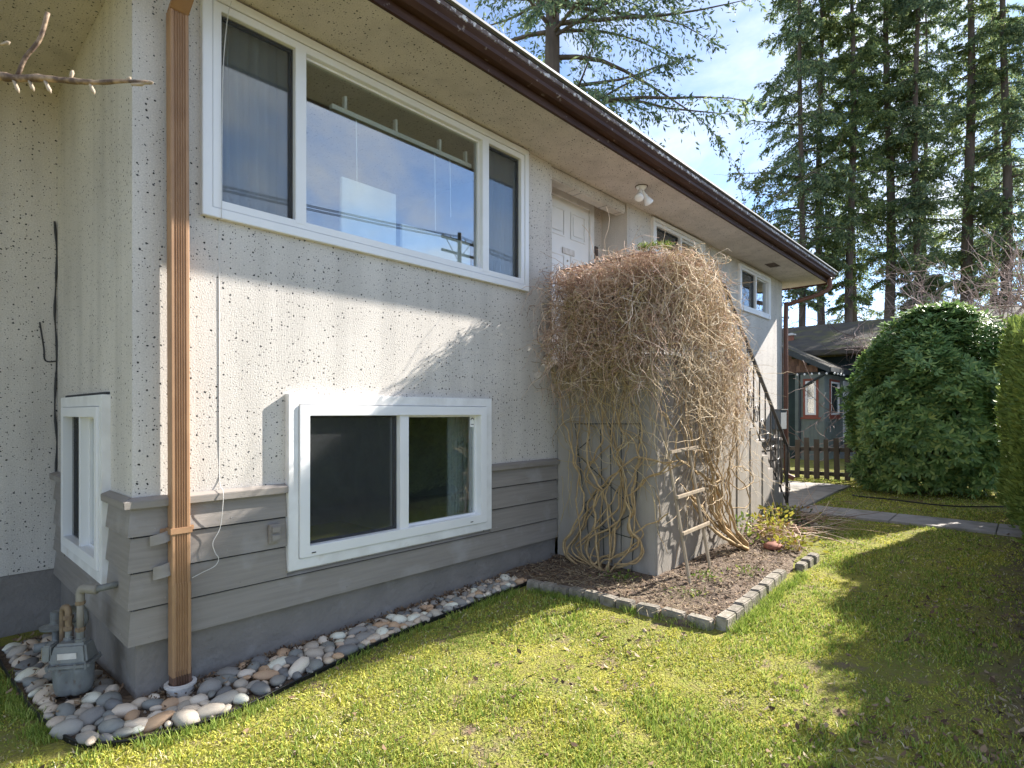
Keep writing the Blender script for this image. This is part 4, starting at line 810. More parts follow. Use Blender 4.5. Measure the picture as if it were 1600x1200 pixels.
def put(name, PR, m, parent, n=3):
    V, F = tubes_np(*PR, n=n); V = V - np.array(parent.location); o = np_obj(name, V, F, m, parent); o['kind'] = 'stuff'; return o
U = lambda a, b, n: g.uniform(a, b, n)
def topz(x): return np.where(x < 4.45, 3.04, 3.04 - (x - 4.45) * .85)
def keep(PR, fn):
    P, r = PR; ok = fn(P[..., 0], P[..., 1], P[..., 2]).all(axis=1); return P[ok], r[ok]
def bundle(N, K, box, jit):
    c = g.integers(0, K, N); cen = np.stack([U(a, b, K) for a, b in box], 1); P = cen[c] + g.normal(size=(N, 3)) * jit
    for i, (a, b) in enumerate(box): P[:, i] = np.clip(P[:, i], a - .05, b + .02)
    return P, c
fenv = lambda x, y, z: (x > 3.20 + .22 * vnoise(y, z, 3.1) + .22 * np.clip(2.1 - z, 0, 1)) & (x < 4.4) & (y > -1.42) & (y < -0.002) & (z < 2.97 + 0.06 * np.clip(-y, 0, 1.2) + .12 * vnoise(x, y, 3.4) - .5 * np.clip(3.45 - x, 0, 1)) & ((x < 3.742) | (z > 2.17))
senv = lambda x, y, z: (x > 3.5) & (x < 5.55 - .3 * np.clip(1.9 - z, 0, 1) + .25 * (vnoise(z, y + 3, 3.0) - .5)) & (y > -1.40 - .18 * np.clip((z - 1.9) / .8, 0, 1)) & (y < -.45) & (z < topz(x) + .16 * vnoise(x, y + 7, 2.6) - .02) & ((y < -1.146) | (z > np.minimum(LAND, LAND - (x - SX1) * RISE / RUN) + .2))
# dense brown head over the shaded end rail
N = 7200; P0, CL = bundle(N, 260, ((3.30, 4.12), (-1.25, -.01), (2.15, 3.08)), .08)
D0 = g.normal(size=(N, 3)) * np.array([.7, 1, .8]) + np.array([-.15, 0, -.1])
put('brown_twigs', keep(strands(P0, D0, U(.18, .6, N), 9, U(-.04, .12, N), .40, g, U(.0022, .0042, N), U(.001, .002, N), CL), fenv), 'brown_twig', va)
# strands hanging from it
N = 3100; P0, CL = bundle(N, 85, ((3.32, 3.72), (-1.3, -.02), (1.85, 2.7)), .07); D0 = g.normal(size=(N, 3)) * np.array([.3, .9, .5]) + np.array([-.1, 0, -.1])
put('hanging_twigs', keep(strands(P0, D0, U(.3, 1.5, N), 16, U(.0, .19, N), .27, g, U(.002, .0042, N), U(.0012, .002, N), CL), fenv), 'olive_twig', va)
N = 900; P0 = np.stack([U(3.46, 3.74, N), U(-1.3, -0.01, N), U(2.1, 3.0, N)], 1); D0 = g.normal(size=(N, 3)) * np.array([.4, .7, .5]) + np.array([-.05, 0, -.2])
put('hanging_twigs', keep(strands(P0, D0, U(.4, 1.0, N), 13, U(.0, .2, N), .30, g, U(.002, .0035, N), U(.001, .002, N)), fenv), 'straw_twig', va)
# stray shoots outside the main mass
N = 520; P0 = np.stack([U(3.26, 3.75, N), U(-1.3, -0.02, N), U(1.8, 3.0, N)], 1); D0 = g.normal(size=(N, 3)) * [.7, .7, .6] + [-.45, .05, .1]
PR = strands(P0, D0, U(.2, .55, N), 10, U(.0, .25, N), .2, g, U(.0016, .003, N), U(.0008, .0015, N)); put('stray_twigs', keep(PR, lambda x, y, z: (y < -.004) & ((x < 3.742) | (z > 2.17))), 'brown_twig', va)
N = 420; X = U(3.7, 5.5, N); P0 = np.stack([X, U(-1.45, -1.15, N), topz(X) - 1.5 * g.random(N)], 1); D0 = g.normal(size=(N, 3)) * [.8, .4, .6] + [.35, -.25, .1]
PR = strands(P0, D0, U(.2, .5, N), 10, U(.02, .25, N), .2, g, U(.0016, .003, N), U(.0008, .0015, N)); put('stray_twigs', keep(PR, lambda x, y, z: (y < -1.146) | (z > 2.2)), 'straw_twig', vb)
# straw coloured mass over the side rail, following the slope of the stairs
N = 5600; X = 3.6 + 2.3 * g.random(N) ** 1.1; P0 = np.stack([X, U(-1.45, -0.95, N), topz(X) - 1.35 * g.random(N) ** 1.7], 1)
D0 = g.normal(size=(N, 3)) * np.array([1, .5, .8]) + np.array([.05, -.05, -.1])
put('straw_twigs', keep(strands(P0, D0, U(.25, .85, N), 12, U(.0, .22, N), .32, g, U(.0024, .0046, N), U(.001, .002, N)), senv), 'straw_twig', vb)
N = 2100; P0, CL = bundle(N, 110, ((3.75, 5.4), (-1.40, -1.17), (0, 1)), .07); P0[:, 2] = topz(P0[:, 0]) - .25 - 1.1 * P0[:, 2]; D0 = g.normal(size=(N, 3)) * np.array([.8, .2, .6]) + np.array([.05, -.03, 0])
put('hanging_twigs', keep(strands(P0, D0, U(.5, 1.3, N), 15, U(.02, .22, N), .27, g, U(.0026, .005, N), U(.0012, .002, N), CL), senv), 'straw_twig', vb)
N = 2600; X = 3.55 + 2.0 * g.random(N); P0 = np.stack([X, U(-1.42, -0.6, N), topz(X) - .8 * g.random(N) ** 1.5], 1); D0 = g.normal(size=(N, 3))
put('brown_twigs', keep(strands(P0, D0, U(.18, .6, N), 8, U(0, .2, N), .32, g, U(.0022, .004, N), U(.001, .002, N)), senv), 'brown_twig', vb)
# loose arcs standing out of the top
N = 90; X = U(3.6, 5.2, N); P0 = np.stack([X, U(-1.25, -0.2, N), topz(X) - .05], 1); D0 = g.normal(size=(N, 3)) * np.array([.8, .8, .2]) + np.array([0, 0, .45])
put('loose_twigs', strands(P0, D0, U(.15, .40, N), 10, U(.08, .22, N), .20, g, U(.002, .003, N), U(.001, .0015, N)), 'brown_twig', vb)
# low side shoots among the stems
N = 330; P0 = np.stack([U(3.9, 5.3, N), U(-1.36, -1.16, N), U(.7, 1.8, N)], 1); D0 = g.normal(size=(N, 3)) * np.array([1, .3, .8]) + np.array([.1, -.05, 0])
put('side_shoots', keep(strands(P0, D0, U(.3, .95, N), 12, U(.0, .2, N), .22, g, U(.003, .0055, N), U(.0013, .002, N)), senv), 'straw_twig', vb)
N = 200; P0 = np.stack([U(3.6, 3.7, N), U(-1.1, -.1, N), U(.9, 1.8, N)], 1); D0 = g.normal(size=(N, 3)) * np.array([.2, 1, .9])
put('side_shoots', keep(strands(P0, D0, U(.3, .8, N), 12, U(-.05, .16, N), .18, g, U(.0025, .0045, N), U(.0012, .002, N)), fenv), 'olive_twig', va)
# seed fluff and withered bits
N = 1500; P = np.stack([U(3.5, 5.6, N), U(-1.4, -.1, N), U(1.9, 3.0, N)], 1); P[:, 2] = np.minimum(P[:, 2], topz(P[:, 0])); D = rand_dirs(N, g)
V, F = leaf_quads(P, D, perp(D, g), U(.012, .03, N), U(.008, .02, N)); o = np_obj('seed_fluff', V - np.array(va.location), F, M['straw'], va); o['kind'] = 'stuff'
# fallen fir sprig on top, lantern in the tangle
fs = empty('fir_sprig', 'green fir sprig fallen on top of the vine', 'fir sprig', (3.75, -0.95, 3.08)); N = 420; t = g.random(N); P = np.stack([t * .42, -.10 * t + U(-.03, .03, N), .05 + .10 * t + U(-.02, .02, N)], 1); D = norm(g.normal(size=(N, 3)) * .7 + np.array([.8, 0, .1]))
V, F = leaf_quads(P, D, perp(D, g), U(.03, .07, N), U(.006, .012, N)); o = np_obj('needles', V, F, M['fresh'], fs); o['kind'] = 'stuff'
MB().tube([(0, 0, .05), (.42, -.1, .15)], .004, 5).build('twig', 'bark', fs)
ln = empty('lantern', 'dark lantern half hidden in the vine at the landing corner', 'lantern', (3.62, -1.0, 2.16))
MB().lathe([(.045, 0), (.05, .01), (.05, .03), (.04, .035)], Matrix(), 12).build('base', 'metal_grey', ln); MB().lathe([(.038, .035), (.045, .12), (.045, .18), (.035, .2)], Matrix(), 12).build('globe', 'n_wall', ln, smooth=True)
MB().lathe([(.06, .2), (.05, .225), (.02, .26), (.01, .28)], Matrix(), 12).build('cap', 'metal_grey', ln)

# ------------------------------------------------------------------ low plants in the bed
def weed(x, y, n, h, m, label, spread=.1, L=(.03, .06), name='garden_plant', cat='plant'):
    z = float(bed_h(np.array(x), np.array(y))) ; o = empty(name, label, cat, (x, y, z), 'small plants in the bed')
    P = np.stack([g.normal(size=n) * spread, g.normal(size=n) * spread, g.random(n) * h + .01], 1); D = norm(np.stack([P[:, 0] * 3, P[:, 1] * 3, U(.1, .6, n)], 1) + g.normal(size=(n, 3)) * .4); l = U(*L, n)
    V, F = leaf_hex(P, D, perp(D, g), l, l * .5, .3); q = np_obj('foliage', V, F, m, o); q['kind'] = 'stuff'
    k = max(4, n // 12); S = strands(np.zeros((k, 3)) + g.normal(size=(k, 3)) * [.3 * spread, .3 * spread, 0], g.normal(size=(k, 3)) * [.5, .5, .1] + [0, 0, 1], np.full(k, h * 1.1), 5, np.full(k, .05), .1, g, np.full(k, .003), np.full(k, .001)); V, F = tubes_np(*S); q = np_obj('stalks', V, F, 'olive_twig', o); q['kind'] = 'stuff'
for a in ((3.50, -.92, 90, .05, 'fresh', 'low green weed at the foot of the wire trellis'), (3.95, -1.50, 80, .04, 'fresh', 'pale green weed between the ladder trellis poles'), (3.55, -1.55, 60, .04, 'fresh', 'sparse weed in the soil near the brick corner'), (4.35, -1.72, 60, .04, 'fresh', 'sparse weed in the middle of the side bed'),
          (5.75, -1.45, 120, .22, 'yellow', 'yellowing leafy plant just beyond the vine root'), (6.15, -1.32, 150, .26, 'yellow', 'tall yellow leafed plant against the lower steps'), (6.6, -1.35, 150, .22, 'leafy', 'dark green clump at the far end of the bed'), (5.55, -1.75, 110, .14, 'yellow', 'low yellow green plant beside the far edging bricks'), (6.9, -1.25, 120, .2, 'yellow', 'yellow leafed plant nearest the path'), (5.35, -1.28, 60, .3, 'fresh', 'broad leafed green plant behind the vine root'), (6.4, -1.62, 110, .13, 'leafy', 'low green plant among the cut twigs')):
    weed(*a[:4], M[a[4]], a[5], spread=.11 if a[2] > 100 else .08, L=(.035, .075) if a[3] > .1 else (.015, .035))
N = 260; P0 = np.stack([U(5.7, 7.5, N), U(-1.75, -1.2, N), np.zeros(N)], 1); P0[:, 2] = bed_h(P0[:, 0], P0[:, 1]) + U(.01, .12, N); D0 = g.normal(size=(N, 3)) * [1, 1, .12]
V, F = tubes_np(*strands(P0, D0, U(.3, .9, N), 8, np.full(N, .01), .07, g, U(.003, .006, N), U(.001, .002, N))); o = np_obj('cut_twigs', V, F, 'brown_twig'); tag(o, 'heap of cut brown twigs at the far end of the bed', 'twigs', kind='stuff')
rk = MB().lathe([(.10, 0), (.13, .03), (.12, .06), (.07, .085), (.01, .09)], Matrix.Translation((5.45, -1.58, float(bed_h(np.array(5.45), np.array(-1.58))) - .01)) @ Matrix.Diagonal((1.1, .7, .8, 1)), 10).build('rock', 'terracotta', smooth=True); tag(rk, 'pinkish rock lying beside the vine root', 'rock')

# ------------------------------------------------------------------ rhododendron and cedar hedge
g = np.random.default_rng(33)
U = lambda a, b, n: g.uniform(a, b, n)
rh = empty('rhododendron', 'big rounded glossy rhododendron in front of the picket fence', 'shrub', (11.15, -2.42, 0.25))
N = 7800; zz = .12 + 3.02 * g.random(N) ** .85; th = U(0, 2 * np.pi, N); prof = np.where(zz > 1.0, np.sqrt(np.clip(1 - ((zz - 1.0) / 2.2) ** 2, 0, 1)), .78 + .22 * zz)
lump = 1 + 0.15 * np.sin(3 * th + 2.2 * zz) * np.sin(3.4 * zz + 1) + 0.10 * np.sin(7 * th - 3 * zz + np.sin(5 * zz)) + .05 * np.sin(13 * th + 9 * zz) + g.normal(size=N) * 0.03
lay = np.where(g.random(N) < .68, 1.0, U(.5, .95, N)); rr = prof * lump * lay * np.where(zz > 2.6, np.sqrt(g.random(N)), 1)
Pc = np.stack([np.cos(th) * rr * 1.15, np.sin(th) * rr * 1.27, zz + .09 * np.sin(5 * th) * np.sin(3 * zz)], 1)
ax = norm(Pc - np.array([0, 0, 1.2]) + np.array([0, 0, .8]) + g.normal(size=(N, 3)) * .45); K = 8
a1 = perp(ax, g); a2 = np.cross(ax, a1); P = []; D = []; Us = []; L = []
for k in range(K):
    t = 2 * np.pi * k / K + U(-.3, .3, N); rad = a1 * np.cos(t)[:, None] + a2 * np.sin(t)[:, None]; dd = norm(rad + ax * U(.05, .75, N)[:, None] + np.array([0, 0, -.15]))
    P.append(Pc + ax * .01); D.append(dd); Us.append(norm(np.cross(dd, ax))); L.append(U(.085, .145, N))
P, D, Us, L = map(np.concatenate, (P, D, Us, L)); V, F = leaf_hex(P, D, Us, L, L * U(.26, .36, len(L)), .4)
o = np_obj('foliage', V, F, 'rhodo', rh); o['kind'] = 'stuff'
for k in range(9):
    t = k * 0.7; MB().tube(smooth_path([(.1 * math.cos(t), .1 * math.sin(t), -.1), (.25 * math.cos(t), .25 * math.sin(t), .5), (.7 * math.cos(t + .3), .7 * math.sin(t + .3), 1.3), (.95 * math.cos(t + .3), .95 * math.sin(t + .3), 2.0)], 4), [.045 * (1 - i / 15) for i in range(13)], 6).build('stem', 'bark', rh, smooth=True)
hd = empty('cedar_hedge', 'tall clipped cedar hedge along the right edge of the lawn', 'hedge', (6.2, -4.2, 0.1))
hy = lambda x: -4.0 + (x - 3.0) * 0.103
N = 66000; q = g.random(N); x = U(2.9, 9.5, N); P = np.zeros((N, 3)); nr = np.zeros((N, 3))
bul = lambda x, z: 0.09 * np.sin(4.2 * x + 1) + 0.05 * np.sin(9 * x + 3 * z) + 0.04 * np.sin(5 * z)
zt = 1.85 + .142 * (x - 3) + .08 * np.sin(5 * x) + .05 * np.sin(13 * x)
m = q < .66; z = U(.15, 1, N) * zt; P[m] = np.stack([x, hy(x) - .05 + bul(x, z) * .6 - .3 * np.clip(z - zt + .4, 0, 1), z], 1)[m]; nr[m] = [0, 1, .3]
m = (q >= .66) & (q < .82); P[m] = np.stack([x, hy(x) - U(0, 1.1, N), zt], 1)[m]; nr[m] = [0, .1, 1]
m = (q >= .82) & (q < .90); zz = U(.1, 1.85, N); P[m] = np.stack([2.92 - bul(zz, zz) * .6, hy(2.9) - U(0, 1.1, N), zz], 1)[m]; nr[m] = [-1, .2, .3]
m = q >= .90; zz = U(.15, 2.75, N); P[m] = np.stack([9.5 + bul(zz, zz) * .8, hy(9.5) - U(0, 1.1, N), zz], 1)[m]; nr[m] = [1, .2, .3]
P += g.normal(size=(N, 3)) * .03; D = norm(nr + np.array([0, 0, .6]) + g.normal(size=(N, 3)) * .45); L = U(.04, .10, N)
V, F = leaf_hex(P, D, perp(D, g), L, L * U(.2, .42, N), .3); V = V - np.array(hd.location); o = np_obj('foliage', V, F, 'cedar', hd); o['kind'] = 'stuff'
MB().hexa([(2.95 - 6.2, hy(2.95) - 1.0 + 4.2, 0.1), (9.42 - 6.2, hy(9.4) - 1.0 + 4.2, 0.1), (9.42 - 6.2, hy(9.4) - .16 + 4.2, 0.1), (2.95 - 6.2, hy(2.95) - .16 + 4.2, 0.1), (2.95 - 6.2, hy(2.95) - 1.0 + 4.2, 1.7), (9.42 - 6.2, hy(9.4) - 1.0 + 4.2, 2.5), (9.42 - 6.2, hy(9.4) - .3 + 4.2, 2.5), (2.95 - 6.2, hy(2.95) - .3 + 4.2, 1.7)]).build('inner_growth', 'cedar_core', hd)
for k in range(8): MB().tube([(-2.9 + k * .85, hy(3.3 + k * .85) - .5 + 4.2, -.2), (-2.9 + k * .85, hy(3.3 + k * .85) - .5 + 4.2, .5)], .05, 7).build('trunk', 'bark', hd)
er = MB().tube([(10.2 + .75 * math.cos(t), -2.35 + 1.15 * math.sin(t), .27 + .01 * math.sin(5 * t)) for t in np.linspace(2.2, 5.2, 24)], .011, 6).build('plastic_border', 'plastic', smooth=True); tag(er, 'black plastic border round the foot of the rhododendron', 'edging')

# ------------------------------------------------------------------ picket fence
fn = empty('picket_fence', 'low weathered dark picket fence beyond the far corner of the house', 'fence', (12.0, 0, 0.22))
fx = lambda y: -0.05 - y * 0.155
pm = None
for k in range(24):
    y = 0.95 - k * 0.18
    if pm is None:
        o = MB().hexa([(-.011, -.052, -.0), (.011, -.052, 0), (.011, .052, 0), (-.011, .052, 0), (-.011, -.05, .82), (.011, -.05, .82), (.011, .05, .82), (-.011, .05, .82)]).build('picket', 'fence', fn, bevel=.004); pm = o.data
    else: o = link(bpy.data.objects.new('picket', pm), fn)
    o.location = (fx(y), y, .02 + random.uniform(-.02, .02)); o.rotation_euler = (random.uniform(-.03, .03), 0, R(-9)); o.scale = (1, random.uniform(.9, 1.08), random.uniform(.96, 1.03))
for z in (.10, .60):
    MB().hexa([(fx(1.1) + .014, 1.1, z), (fx(1.1) + .05, 1.1, z), (fx(-3.3) + .05, -3.3, z), (fx(-3.3) + .014, -3.3, z), (fx(1.1) + .014, 1.1, z + .08), (fx(1.1) + .05, 1.1, z + .08), (fx(-3.3) + .05, -3.3, z + .08), (fx(-3.3) + .014, -3.3, z + .08)]).build('rail', 'fence', fn)
for y in (1.0, -1.3, -3.2): MB().box(fx(y) + .052, fx(y) + .14, y - .045, y + .045, -.2, .86).build('post', 'fence', fn, bevel=.004)

# ------------------------------------------------------------------ neighbour's house
nb = empty('neighbour_house', 'dark green neighbouring house with mossy roof and bay window behind the fence', 'house', (17, 0.8, 0.2))
NB = lambda p: (p[0] - 17, p[1] - 0.8, p[2] - 0.2)
MB().box(20.0, 26.5, -7.5, 9, 0, 3.45).build('main_wall', 'n_wall', nb, xf=NB)
MB().box(19.2, 20.0, 2.3, 9, 0, 3.2).build('porch_wall', 'n_wall', nb, xf=NB)
MB().hexa([(19.25, -8, 3.44), (24, -8, 4.95), (24, 9.5, 4.95), (19.25, 9.5, 3.44), (19.25, -8, 3.62), (24, -8, 5.1), (24, 9.5, 5.1), (19.25, 9.5, 3.62)]).build('roof', 'n_roof', nb, xf=NB, bevel=.03)
MB().hexa([(24.01, -8, 4.95), (28.8, -8, 3.4), (28.8, 9.5, 3.4), (24.01, 9.5, 4.95), (24.01, -8, 5.1), (28.8, -8, 3.6), (28.8, 9.5, 3.6), (24.01, 9.5, 5.1)]).build('roof', 'n_roof', nb, xf=NB)
v = MB().lathe([(.14, 3.7), (.14, 4.15), (.10, 4.2), (.10, 4.42)], Matrix.Translation((21.3, 2.95, 0)), 12).build('vent_pipe', 'terracotta', nb, xf=NB)
MB().lathe([(.17, 4.42), (.17, 4.47), (.03, 4.52)], Matrix.Translation((21.3, 2.95, 0)), 12).build('vent_cap', 'pvc', v, xf=NB)
# bay: front face X=17, side face Y=0.79
bay = MB().box(17.0, 19.99, 0.79, 1.42, 0.25, 2.72).build('bay', 'n_light', nb, xf=NB)
for y in np.arange(0.83, 1.42, .11): MB().box(16.985, 16.999, y, y + .022, 0.45, 1.36).build('batten', 'n_light', bay, xf=NB)
for x in np.arange(17.05, 18.9, .16): MB().box(x, x + .03, 0.775, 0.789, 0.45, 1.36).build('batten', 'n_light', bay, xf=NB)
def nwin(xf, u0, u1, z0, z1, split=True):
    mb = MB(); ring(mb, u0 - .06, u1 + .06, z0 - .07, z1 + .07, .06, 0, .03); w = mb.build('window', 'n_red', nb, xf=xf)
    mb = MB(); ring(mb, u0, u1, z0, z1, .05, .0, .035); mb.build('frame', 'white', w, xf=xf)
    if split: MB().box(u0 + .05, u1 - .05, .0, .03, (z0 + z1) / 2 - .02, (z0 + z1) / 2 + .02).build('sash_bar', 'white', w, xf=xf)
    MB().box(u0 + .04, u1 - .04, .004, .012, z0 + .04, z1 - .04).build('pane', 'glass', w, xf=xf); MB().box(u0 + .04, u1 - .04, .001, .003, z0 + .04, z1 - .04).build('blind', 'room_dark', w, xf=xf)
    MB().box(u0 - .12, u1 + .12, .0, .06, z0 - .12, z0 - .071).build('sill', 'n_red', w, xf=xf)
nwin(lambda p: NB((17 - p[1], p[0], p[2])), 1.0, 1.28, 1.55, 2.52)
nwin(lambda p: NB((p[0], 0.79 - p[1], p[2])), 17.6, 18.55, 1.55, 2.52, False)
MB().box(19.1, 19.75, 0.76, 0.788, 0.7, 2.6).build('door', 'white', nb, xf=NB)
# bay roof with shingled gable
br_ = MB().hexa([(16.75, 0.62, 2.78), (20.0, 0.62, 2.78), (20.0, 2.6, 3.80), (16.75, 2.6, 3.80), (16.75, 0.62, 2.92), (20.0, 0.62, 2.92), (20.0, 2.6, 3.94), (16.75, 2.6, 3.94)]).build('bay_roof', 'n_roof', nb, xf=NB)
MB().hexa([(16.70, 0.60, 2.74), (16.747, 0.60, 2.74), (16.747, 2.6, 3.76), (16.70, 2.6, 3.76), (16.70, 0.60, 2.9), (16.747, 0.60, 2.9), (16.747, 2.6, 3.92), (16.70, 2.6, 3.92)]).build('barge_board', 'n_fascia', br_, xf=NB)
MB().box(16.72, 19.99, 0.55, 0.618, 2.76, 2.88).build('gutter', 'n_fascia', br_, xf=NB)
for r_ in range(4):
    z0 = 2.78 + r_ * .2
    for k in range(14):
        y = 0.95 + k * .115 + (.05 if r_ % 2 else 0)
        if z0 + .2 < 2.84 + (y - .55) * .515 and y > .8: MB().box(16.93 + .004 * (r_ % 2), 16.96, y, y + .108, z0, z0 + .197).build('shingle', 'n_shake', nb, xf=NB)
MB().box(16.97, 17.1, 0.79, 2.6, 2.725, 2.775).build('gable_beam', 'n_fascia', nb, xf=NB)
MB().box(17.2, 17.3, 1.44, 2.3, 0.2, 2.72).build('porch_screen', 'n_wall', nb, xf=NB)
MB().box(16.98, 17.12, 1.46, 1.56, 0.2, 2.72).build('porch_post', 'n_light', nb, xf=NB)
MB().tube([NB((16.72, 0.62, 2.74)), NB((16.9, 1.1, 2.5)), NB((16.97, 1.43, 2.3)), NB((16.97, 1.43, 0.3))], .035, 7).build('downspout', 'n_fascia', nb)
for k in range(4): MB().box(18.2 + .3 * k, 19.99, -0.35, 0.74, 0.2 + .17 * k, 0.365 + .17 * k).build('step', 'n_step', nb, xf=NB)
for k in range(9): MB().lathe([(.012, 0), (.03, -.03), (.022, -.06), (.004, -.07)], Matrix.Translation(NB((16.71, .66 + k * .19 if k < 5 else .64, 2.74) if k < 5 else (16.75 + (k - 4) * .35, .56, 2.76))), 8).build('light_bulb', 'bulb', nb, smooth=True)

# ------------------------------------------------------------------ trees
def conifer(loc, height, z0, rmax, dia, label, seed, m='conifer', dens=1.0, ztop=27, group='tall fir trees behind the neighbouring house', droop=.10, per=6.6, lean=(0, 0), bias=None, dead=4):
    q = np.random.default_rng(seed); t = empty('fir_tree', label, 'tree', loc, group)
    zz = np.linspace(-.3, height, 14); lx = lambda z: lean[0] * z + .12 * np.sin(z * .35 + seed); ly = lambda z: lean[1] * z + .10 * np.sin(z * .3 + 2 * seed)
    MB().tube([(lx(z), ly(z), z) for z in zz], [max(.03, dia / 2 * (1 - z / height * .9)) for z in zz], 10).build('trunk', 'bark', t, smooth=True)
    nb_ = int((ztop - z0) * per); bz = np.sort(q.uniform(z0, ztop, nb_)); az = q.uniform(0, 2 * np.pi, nb_)
    if bias is not None: az = np.where(q.random(nb_) < .55, bias + q.normal(size=nb_) * .5, az)
    full = np.clip((bz - z0) / 3.0, .35, 1); ln = rmax * np.clip(1.08 - (bz / height) ** 1.6, .12, 1) * q.uniform(.55, 1.1, nb_) * full
    P0 = np.stack([lx(bz), ly(bz), bz], 1); D0 = np.stack([np.cos(az), np.sin(az), q.uniform(-.15, .35, nb_)], 1)
    P, r = strands(P0, D0, ln, 9, np.full(nb_, droop), .07, q, .012 + .011 * ln, np.full(nb_, .005)); V, F = tubes_np(P, r, 4)
    o = np_obj('branches', V, F, 'bark', t); o['kind'] = 'stuff'
    # sprays
    n = int(nb_ * 54 * dens); bi = q.integers(0, nb_, n); f = .06 + .94 * q.random(n) ** .9; x = f * 8; i0 = np.minimum(x.astype(int), 7); w = (x - i0)[:, None]
    B = P[bi, i0] * (1 - w) + P[bi, i0 + 1] * w; T = norm(P[bi, i0 + 1] - P[bi, i0]); sd_ = norm(np.cross(T, np.array([0, 0, 1.0]))) * np.where(q.random(n) < .5, 1, -1)[:, None]
    sl = (ln[bi] * (1.05 - f) * .42 + .16) * q.uniform(.4, 1.1, n)          # side twig length
    TD = norm(sd_ + T * .8 + np.array([0, 0, -.35]) + q.normal(size=(n, 3)) * .25)
    K = 7; Ps = []; Ds = []
    for k in range(K):
        ff = (k + q.random(n)) / K; Ps.append(B + TD * (sl * ff)[:, None] + np.array([0, 0, -1.0]) * (sl * ff * ff * .35)[:, None]); Ds.append(norm(TD * .8 + q.normal(size=(n, 3)) * .55 + np.array([0, 0, -.3])))
    Ps = np.concatenate(Ps); Ds = np.concatenate(Ds); L = q.uniform(.08, .22, len(Ps)); V, F = leaf_quads(Ps, Ds, perp(Ds, q), L, L * q.uniform(.22, .45, len(Ps)))
    o = np_obj('crown', V, F, m, t); o['kind'] = 'stuff'
    # bare lower branches
    k = dead * 3; D0 = rand_dirs(k, q); D0[:, 2] = np.abs(D0[:, 2]) * .3; bz = q.uniform(z0 * .45, z0 + 1, k); V, F = tubes_np(*strands(np.stack([lx(bz), ly(bz), bz], 1), D0, q.uniform(.5, 1.8, k), 7, np.full(k, .08), .15, q, np.full(k, .02), np.full(k, .004)), n=4); o = np_obj('dead_branches', V, F, 'twig_far', t); o['kind'] = 'stuff'
    return t
TR = [(27.6, 4.40, 6.5, 3.5, .36, 'slender fir leftmost of the tall row', 1, 'conifer2', .95), (29.3, 4.0, 7.5, 2.8, .42, 'fir with bare lower trunk second from the left of the row', 2, 'conifer', .85),
      (29.5, 2.75, 6.5, 2.7, .42, 'fir third from the left of the tall row', 3, 'conifer', .95), (31.6, 1.62, 7.0, 2.6, .56, 'thick trunked fir in the middle of the tall row', 4, 'conifer', .9),
      (31.5, .46, 6.5, 3.0, .42, 'dense fir third from the right of the tall row', 5, 'conifer2', 1.05), (33.9, -1.26, 6.5, 3.1, .66, 'broad fir second from the right of the tall row', 6, 'conifer', 1.0),
      (34.2, -2.55, 6.0, 3.1, .55, 'fir rightmost of the tall row', 7, 'conifer2', 1.0)]
for a in TR: conifer((a[0], a[1], 0.2), 30 + (a[6] % 3), a[2], a[3], a[4], a[5], a[6], a[7], a[8])
for k, (x, y, lb) in enumerate(((38.5, 4.6, 'distant fir seen between the two leftmost trunks'), (42, 1.4, 'distant fir behind the middle of the row'), (43.5, -1.8, 'distant fir behind the right end of the row'))): conifer((x, y, 0.2), 27 + 2 * k, 4.5, 3.2, .5, lb, 20 + k, 'conifer', .7, dead=2, per=5.0)
conifer((13.3, 7.6, 0.2), 26, 7.4, 7.8, .85, 'big fir close behind the roof with long spreading branches', 31, 'conifer2', 1.15, ztop=17.5, group='tall fir trees behind the neighbouring house', droop=.03, per=5.2, bias=math.atan2(-.7354, .6776))

def bare_tree(loc, label, seed, h, spread, n1, n2, name='bare_tree', m='twig_far', grp='bare shrubs before the firs', r=.03, leaves=None):
    q = np.random.default_rng(seed); t = empty(name, label, 'tree', loc, grp)
    D0 = q.normal(size=(n1, 3)) * [spread, spread, .15] + [0, 0, 1]; P, rr = strands(np.zeros((n1, 3)) + q.normal(size=(n1, 3)) * [.12, .12, 0], D0, q.uniform(.65, 1, n1) * h, 12, np.full(n1, -.01), .11, q, np.full(n1, r), np.full(n1, .006))
    V, F = tubes_np(P, rr, 5); o = np_obj('limbs', V, F, m, t); o['kind'] = 'stuff'
    bi = q.integers(0, n1, n2); si = q.integers(3, 12, n2); P0 = P[bi, si]; D = norm(P[bi, si] - P[bi, si - 1]) + q.normal(size=(n2, 3)) * .75
    P2, r2 = strands(P0, D, q.uniform(.3, 1.0, n2) * h * .28, 8, q.uniform(-.03, .08, n2), .18, q, np.full(n2, .013), np.full(n2, .006)); V, F = tubes_np(P2, r2, 3); o = np_obj('twigs', V, F, m, t); o['kind'] = 'stuff'
    n3 = n2 * 3; bi = q.integers(0, n2, n3); si = q.integers(2, 8, n3); D = norm(P2[bi, si] - P2[bi, si - 1]) + q.normal(size=(n3, 3)) * .8
    V, F = tubes_np(*strands(P2[bi, si], D, q.uniform(.2, .7, n3) * h * .13, 5, q.uniform(-.03, .06, n3), .2, q, np.full(n3, .008), np.full(n3, .004)), n=3); o = np_obj('fine_twigs', V, F, m, t); o['kind'] = 'stuff'
    if leaves:
        n = leaves; bi = q.integers(0, n2, n); si = q.integers(1, 8, n); Pp = P2[bi, si] + q.normal(size=(n, 3)) * .08; D = rand_dirs(n, q); L = q.uniform(.08, .2, n); V, F = leaf_hex(Pp, D, perp(D, q), L, L * .6, .3); o = np_obj('leaves', V, F, 'leafy', t); o['kind'] = 'stuff'
    return t
